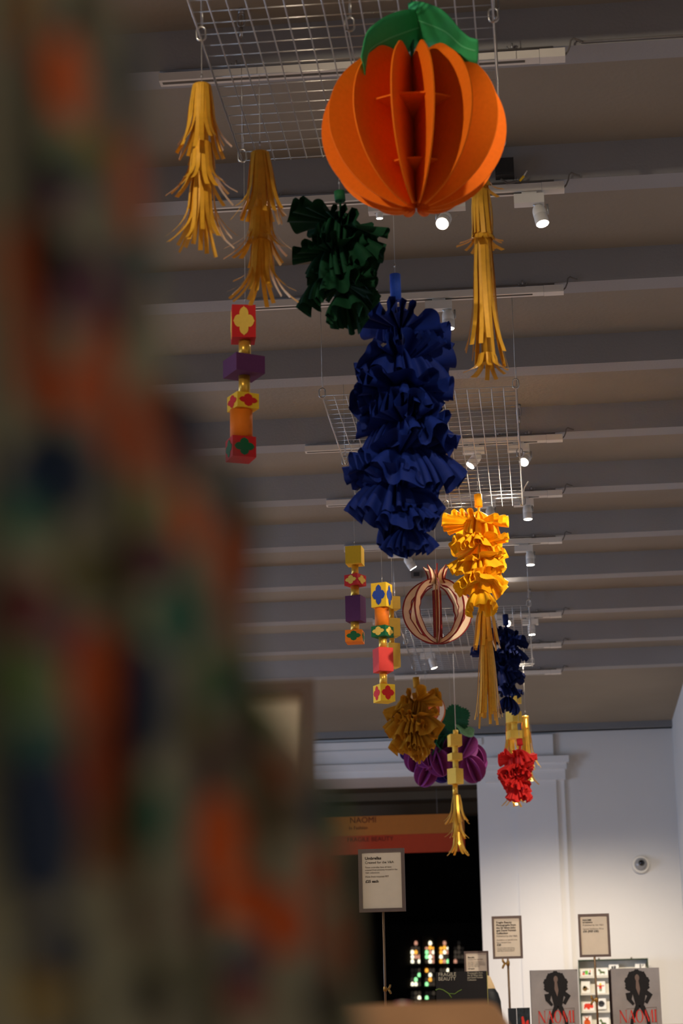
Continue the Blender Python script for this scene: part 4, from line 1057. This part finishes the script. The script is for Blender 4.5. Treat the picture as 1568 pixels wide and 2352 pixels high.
MB().box((xl, Yp_ - 0.05, 0), (xr2 + 0.08, Yp_ + 0.5, zs_ - 0.12)).build('base', m_wood, pl)
for i, (x, m, nm, lb) in enumerate(((925, mat('pink_soap', (206, 140, 160), 0.6), 'soap', 'small pink wrapped soap on the wooden block'), (1048, mat('green_soap', (120, 140, 90), 0.6), 'soap', 'small green wrapped soap on the wooden block'), (1092, mat('peach_soap', (214, 160, 130), 0.6), 'soap', 'small peach wrapped soap on the wooden block'))):
    p = P(x, 2304, Yp_ + 0.12); p.z = zt_
    t = thing(nm, lb, 'soap', p)
    hw = 0.007 if i == 0 else 0.012; hh = 0.006 if i == 0 else 0.0035
    bb = MB().box((p.x - hw, p.y - 0.01, p.z), (p.x + hw, p.y + 0.01, p.z + hh)).build('bar', m, t)
    bv = bb.modifiers.new('soft', 'BEVEL'); bv.width = 0.001; bv.segments = 2
    MB().box((p.x - hw * 0.3, p.y - 0.0104, p.z), (p.x + hw * 0.3, p.y + 0.0104, p.z + hh + 0.0004)).build('wrapper_band', m_white, t)

# ------------------------------------------------------------------ patterned textile right before the lens
edge = [(-700, 150), (-100, 215), (0, 235), (120, 318), (300, 342), (600, 362), (850, 385), (930, 445), (1020, 470), (1080, 560), (1180, 602), (1400, 580), (1520, 590), (1600, 610), (1660, 650), (1740, 705), (1800, 765), (1950, 800), (2200, 815), (2400, 840), (3200, 860)]
def edge_x(y):
    for (y0, x0), (y1, x1) in zip(edge, edge[1:]):
        if y <= y1:
            q = (y - y0) / (y1 - y0); q = q * q * (3 - 2 * q); return x0 + (x1 - x0) * q
    return edge[-1][1]
O_, N_, G_, P_, T_, Y_, D_ = (196, 78, 22), (18, 36, 66), (70, 104, 48), (92, 44, 66), (40, 92, 74), (150, 120, 36), (24, 24, 26)
blobs = [ # x, y, rx, ry, tilt, colour
    (60, 40, 40, 120, 0, O_), (160, 60, 34, 95, 0, D_), (150, 190, 36, 110, 0.10, O_), (205, 340, 40, 40, 0, Y_), (270, 170, 26, 80, 0.05, N_), (272, 285, 24, 46, 0, P_),
    (140, 400, 60, 55, 0, N_), (165, 365, 40, 30, 0.3, G_), (110, 460, 45, 40, 0, P_), (95, 520, 40, 50, 0, D_), (285, 430, 30, 120, 0.1, O_), (345, 380, 14, 80, 0, P_),
    (290, 610, 34, 50, 0.2, N_), (330, 600, 24, 34, 0, T_), (285, 690, 28, 40, 0, P_), (265, 740, 28, 44, 0, D_), (40, 640, 46, 140, 0.12, O_), (80, 830, 60, 130, 0.12, O_), (170, 900, 90, 46, 0.25, O_), (215, 830, 48, 90, 0, O_),
    (240, 980, 40, 90, 0.2, O_), (180, 660, 60, 90, 0, P_), (140, 610, 40, 60, 0, D_), (330, 1000, 44, 130, 0.08, (150, 76, 50)), (425, 985, 32, 80, 0, N_), (430, 1060, 30, 40, 0, P_),
    (110, 1090, 95, 110, 0, N_), (60, 1200, 60, 50, 0, T_), (30, 20, 30, 60, 0, Y_), (420, 1190, 34, 70, 0.1, O_), (320, 1180, 50, 60, 0, (104, 104, 70)), (530, 1120, 36, 90, 0, N_), (540, 1150, 20, 40, 0, P_),
    (345, 1290, 60, 60, 0, (70, 36, 46)), (510, 1290, 36, 100, 0.1, O_), (530, 1410, 34, 70, 0.1, (150, 76, 50)), (200, 1320, 90, 60, 0, (88, 84, 40)), (50, 1400, 60, 80, 0, (86, 34, 34)), (120, 1460, 50, 60, 0, P_), (400, 1420, 60, 90, 0, T_),
    (205, 1560, 62, 130, 0.04, O_), (215, 1760, 60, 130, 0.0, (150, 58, 24)), (60, 1560, 50, 60, 0, G_), (90, 1700, 60, 60, 0, T_), (90, 1900, 80, 180, 0, N_), (330, 1620, 44, 140, 0, N_), (480, 1560, 46, 60, 0, G_), (480, 1590, 30, 40, 0, T_),
    (600, 1640, 40, 50, 0, G_), (570, 1700, 50, 50, 0, P_), (470, 1770, 36, 100, 0, (60, 26, 34)), (430, 1660, 40, 60, 0, (84, 80, 40)), (560, 1560, 40, 40, 0, N_), (640, 1770, 46, 40, 0, (120, 64, 36)),
    (240, 1930, 60, 90, 0, (120, 66, 30)), (340, 1880, 40, 80, 0, T_), (490, 1930, 60, 110, 0.0, O_), (570, 2070, 70, 60, 0.3, O_), (640, 2120, 60, 70, 0.2, O_), (460, 2090, 40, 80, 0, (96, 34, 26)), (730, 1860, 34, 60, 0, N_), (770, 1870, 20, 80, 0, G_), (650, 1870, 50, 60, 0, (80, 70, 50)),
    (720, 2000, 30, 60, 0, O_), (760, 2000, 24, 50, 0, D_), (770, 2180, 34, 100, 0, O_), (560, 2210, 40, 60, 0, N_), (560, 2290, 40, 60, 0, (96, 34, 36)), (310, 2110, 40, 60, 0, (96, 44, 40)), (130, 2180, 70, 60, 0, N_), (400, 2240, 60, 60, 0, (104, 104, 80)), (90, 2290, 70, 40, 0, Y_), (740, 2300, 50, 40, 0, D_), (320, 2290, 50, 60, 0, D_)]
ROWS_, COLS_ = 330, 90
verts = []; cols = []
GROUND = (112, 110, 92)
for i in range(ROWS_ + 1):
    y = -700 + 3900 * i / ROWS_
    ex = edge_x(y)
    for j in range(COLS_ + 1):
        x = -160 + (ex + 160) * j / COLS_
        dpt = 0.315 + 0.145 * max(0, x) / 800.0 + 0.010 * math.sin(x / 44.0 + y / 700.0) + 0.006 * math.sin(x / 23.0 - y / 400.0)
        verts.append(P(x, y, dpt))
        c = list(GROUND); best = 9
        for bx, by, brx, bry, tl, bc in blobs:
            dx, dy = x - bx, y - by
            xr_ = dx * math.cos(tl) - dy * math.sin(tl) * 1.0; yr_ = dx * math.sin(tl) + dy * math.cos(tl)
            q = (xr_ / brx) ** 2 + (yr_ / bry) ** 2
            if q < 1.0: c = [0.78 * a_ + 0.10 * g_ for a_, g_ in zip(bc, GROUND)]
        cols.append(lin(c))
fs = [(i * (COLS_ + 1) + j, i * (COLS_ + 1) + j + 1, (i + 1) * (COLS_ + 1) + j + 1, (i + 1) * (COLS_ + 1) + j) for i in range(ROWS_) for j in range(COLS_)]
tx = thing('patterned_textile', 'blurred hanging textile printed with orange, navy and green motifs close to the lens', 'textile', P(300, 2352, 0.42))
mt = bpy.data.materials.new('printed_cloth'); mt.use_nodes = True
at = mt.node_tree.nodes.new('ShaderNodeVertexColor'); at.layer_name = 'print'
bs = mt.node_tree.nodes['Principled BSDF']; bs.inputs['Roughness'].default_value = 0.85; bs.inputs['Specular IOR Level'].default_value = 0.15
nzt = mt.node_tree.nodes.new('ShaderNodeTexNoise'); nzt.inputs['Scale'].default_value = 900
mxn = mt.node_tree.nodes.new('ShaderNodeMixRGB'); mxn.blend_type = 'MULTIPLY'; mxn.inputs[0].default_value = 0.25
mt.node_tree.links.new(at.outputs['Color'], mxn.inputs[1]); mt.node_tree.links.new(nzt.outputs['Color'], mxn.inputs[2])
mt.node_tree.links.new(mxn.outputs[0], bs.inputs['Base Color'])
clo = MB().add(verts, fs, True).build('cloth', mt, tx)
ca = clo.data.color_attributes.new('print', 'FLOAT_COLOR', 'POINT')
ca.data.foreach_set('color', [v for c in cols for v in c])
sm = clo.modifiers.new('thick', 'SOLIDIFY'); sm.thickness = 0.0012
tp = P(0, -700, 0.40)
MB().tube([tp + Vector((-0.08, 0, 0.004)), tp + Vector((0.06, 0.02, 0.004))], 0.006, 12).build('hanging_rail', m_pole, tx)
MB().tube([tp + Vector((-0.07, 0, 0.004)), Vector((tp.x - 0.07, tp.y, 0))], 0.006, 12).build('stand_pole', m_pole, tx)
MB().tube([Vector((tp.x - 0.07, tp.y, 0)), Vector((tp.x - 0.07, tp.y, 0.015))], 0.12, 24).build('stand_base', m_pole, tx)
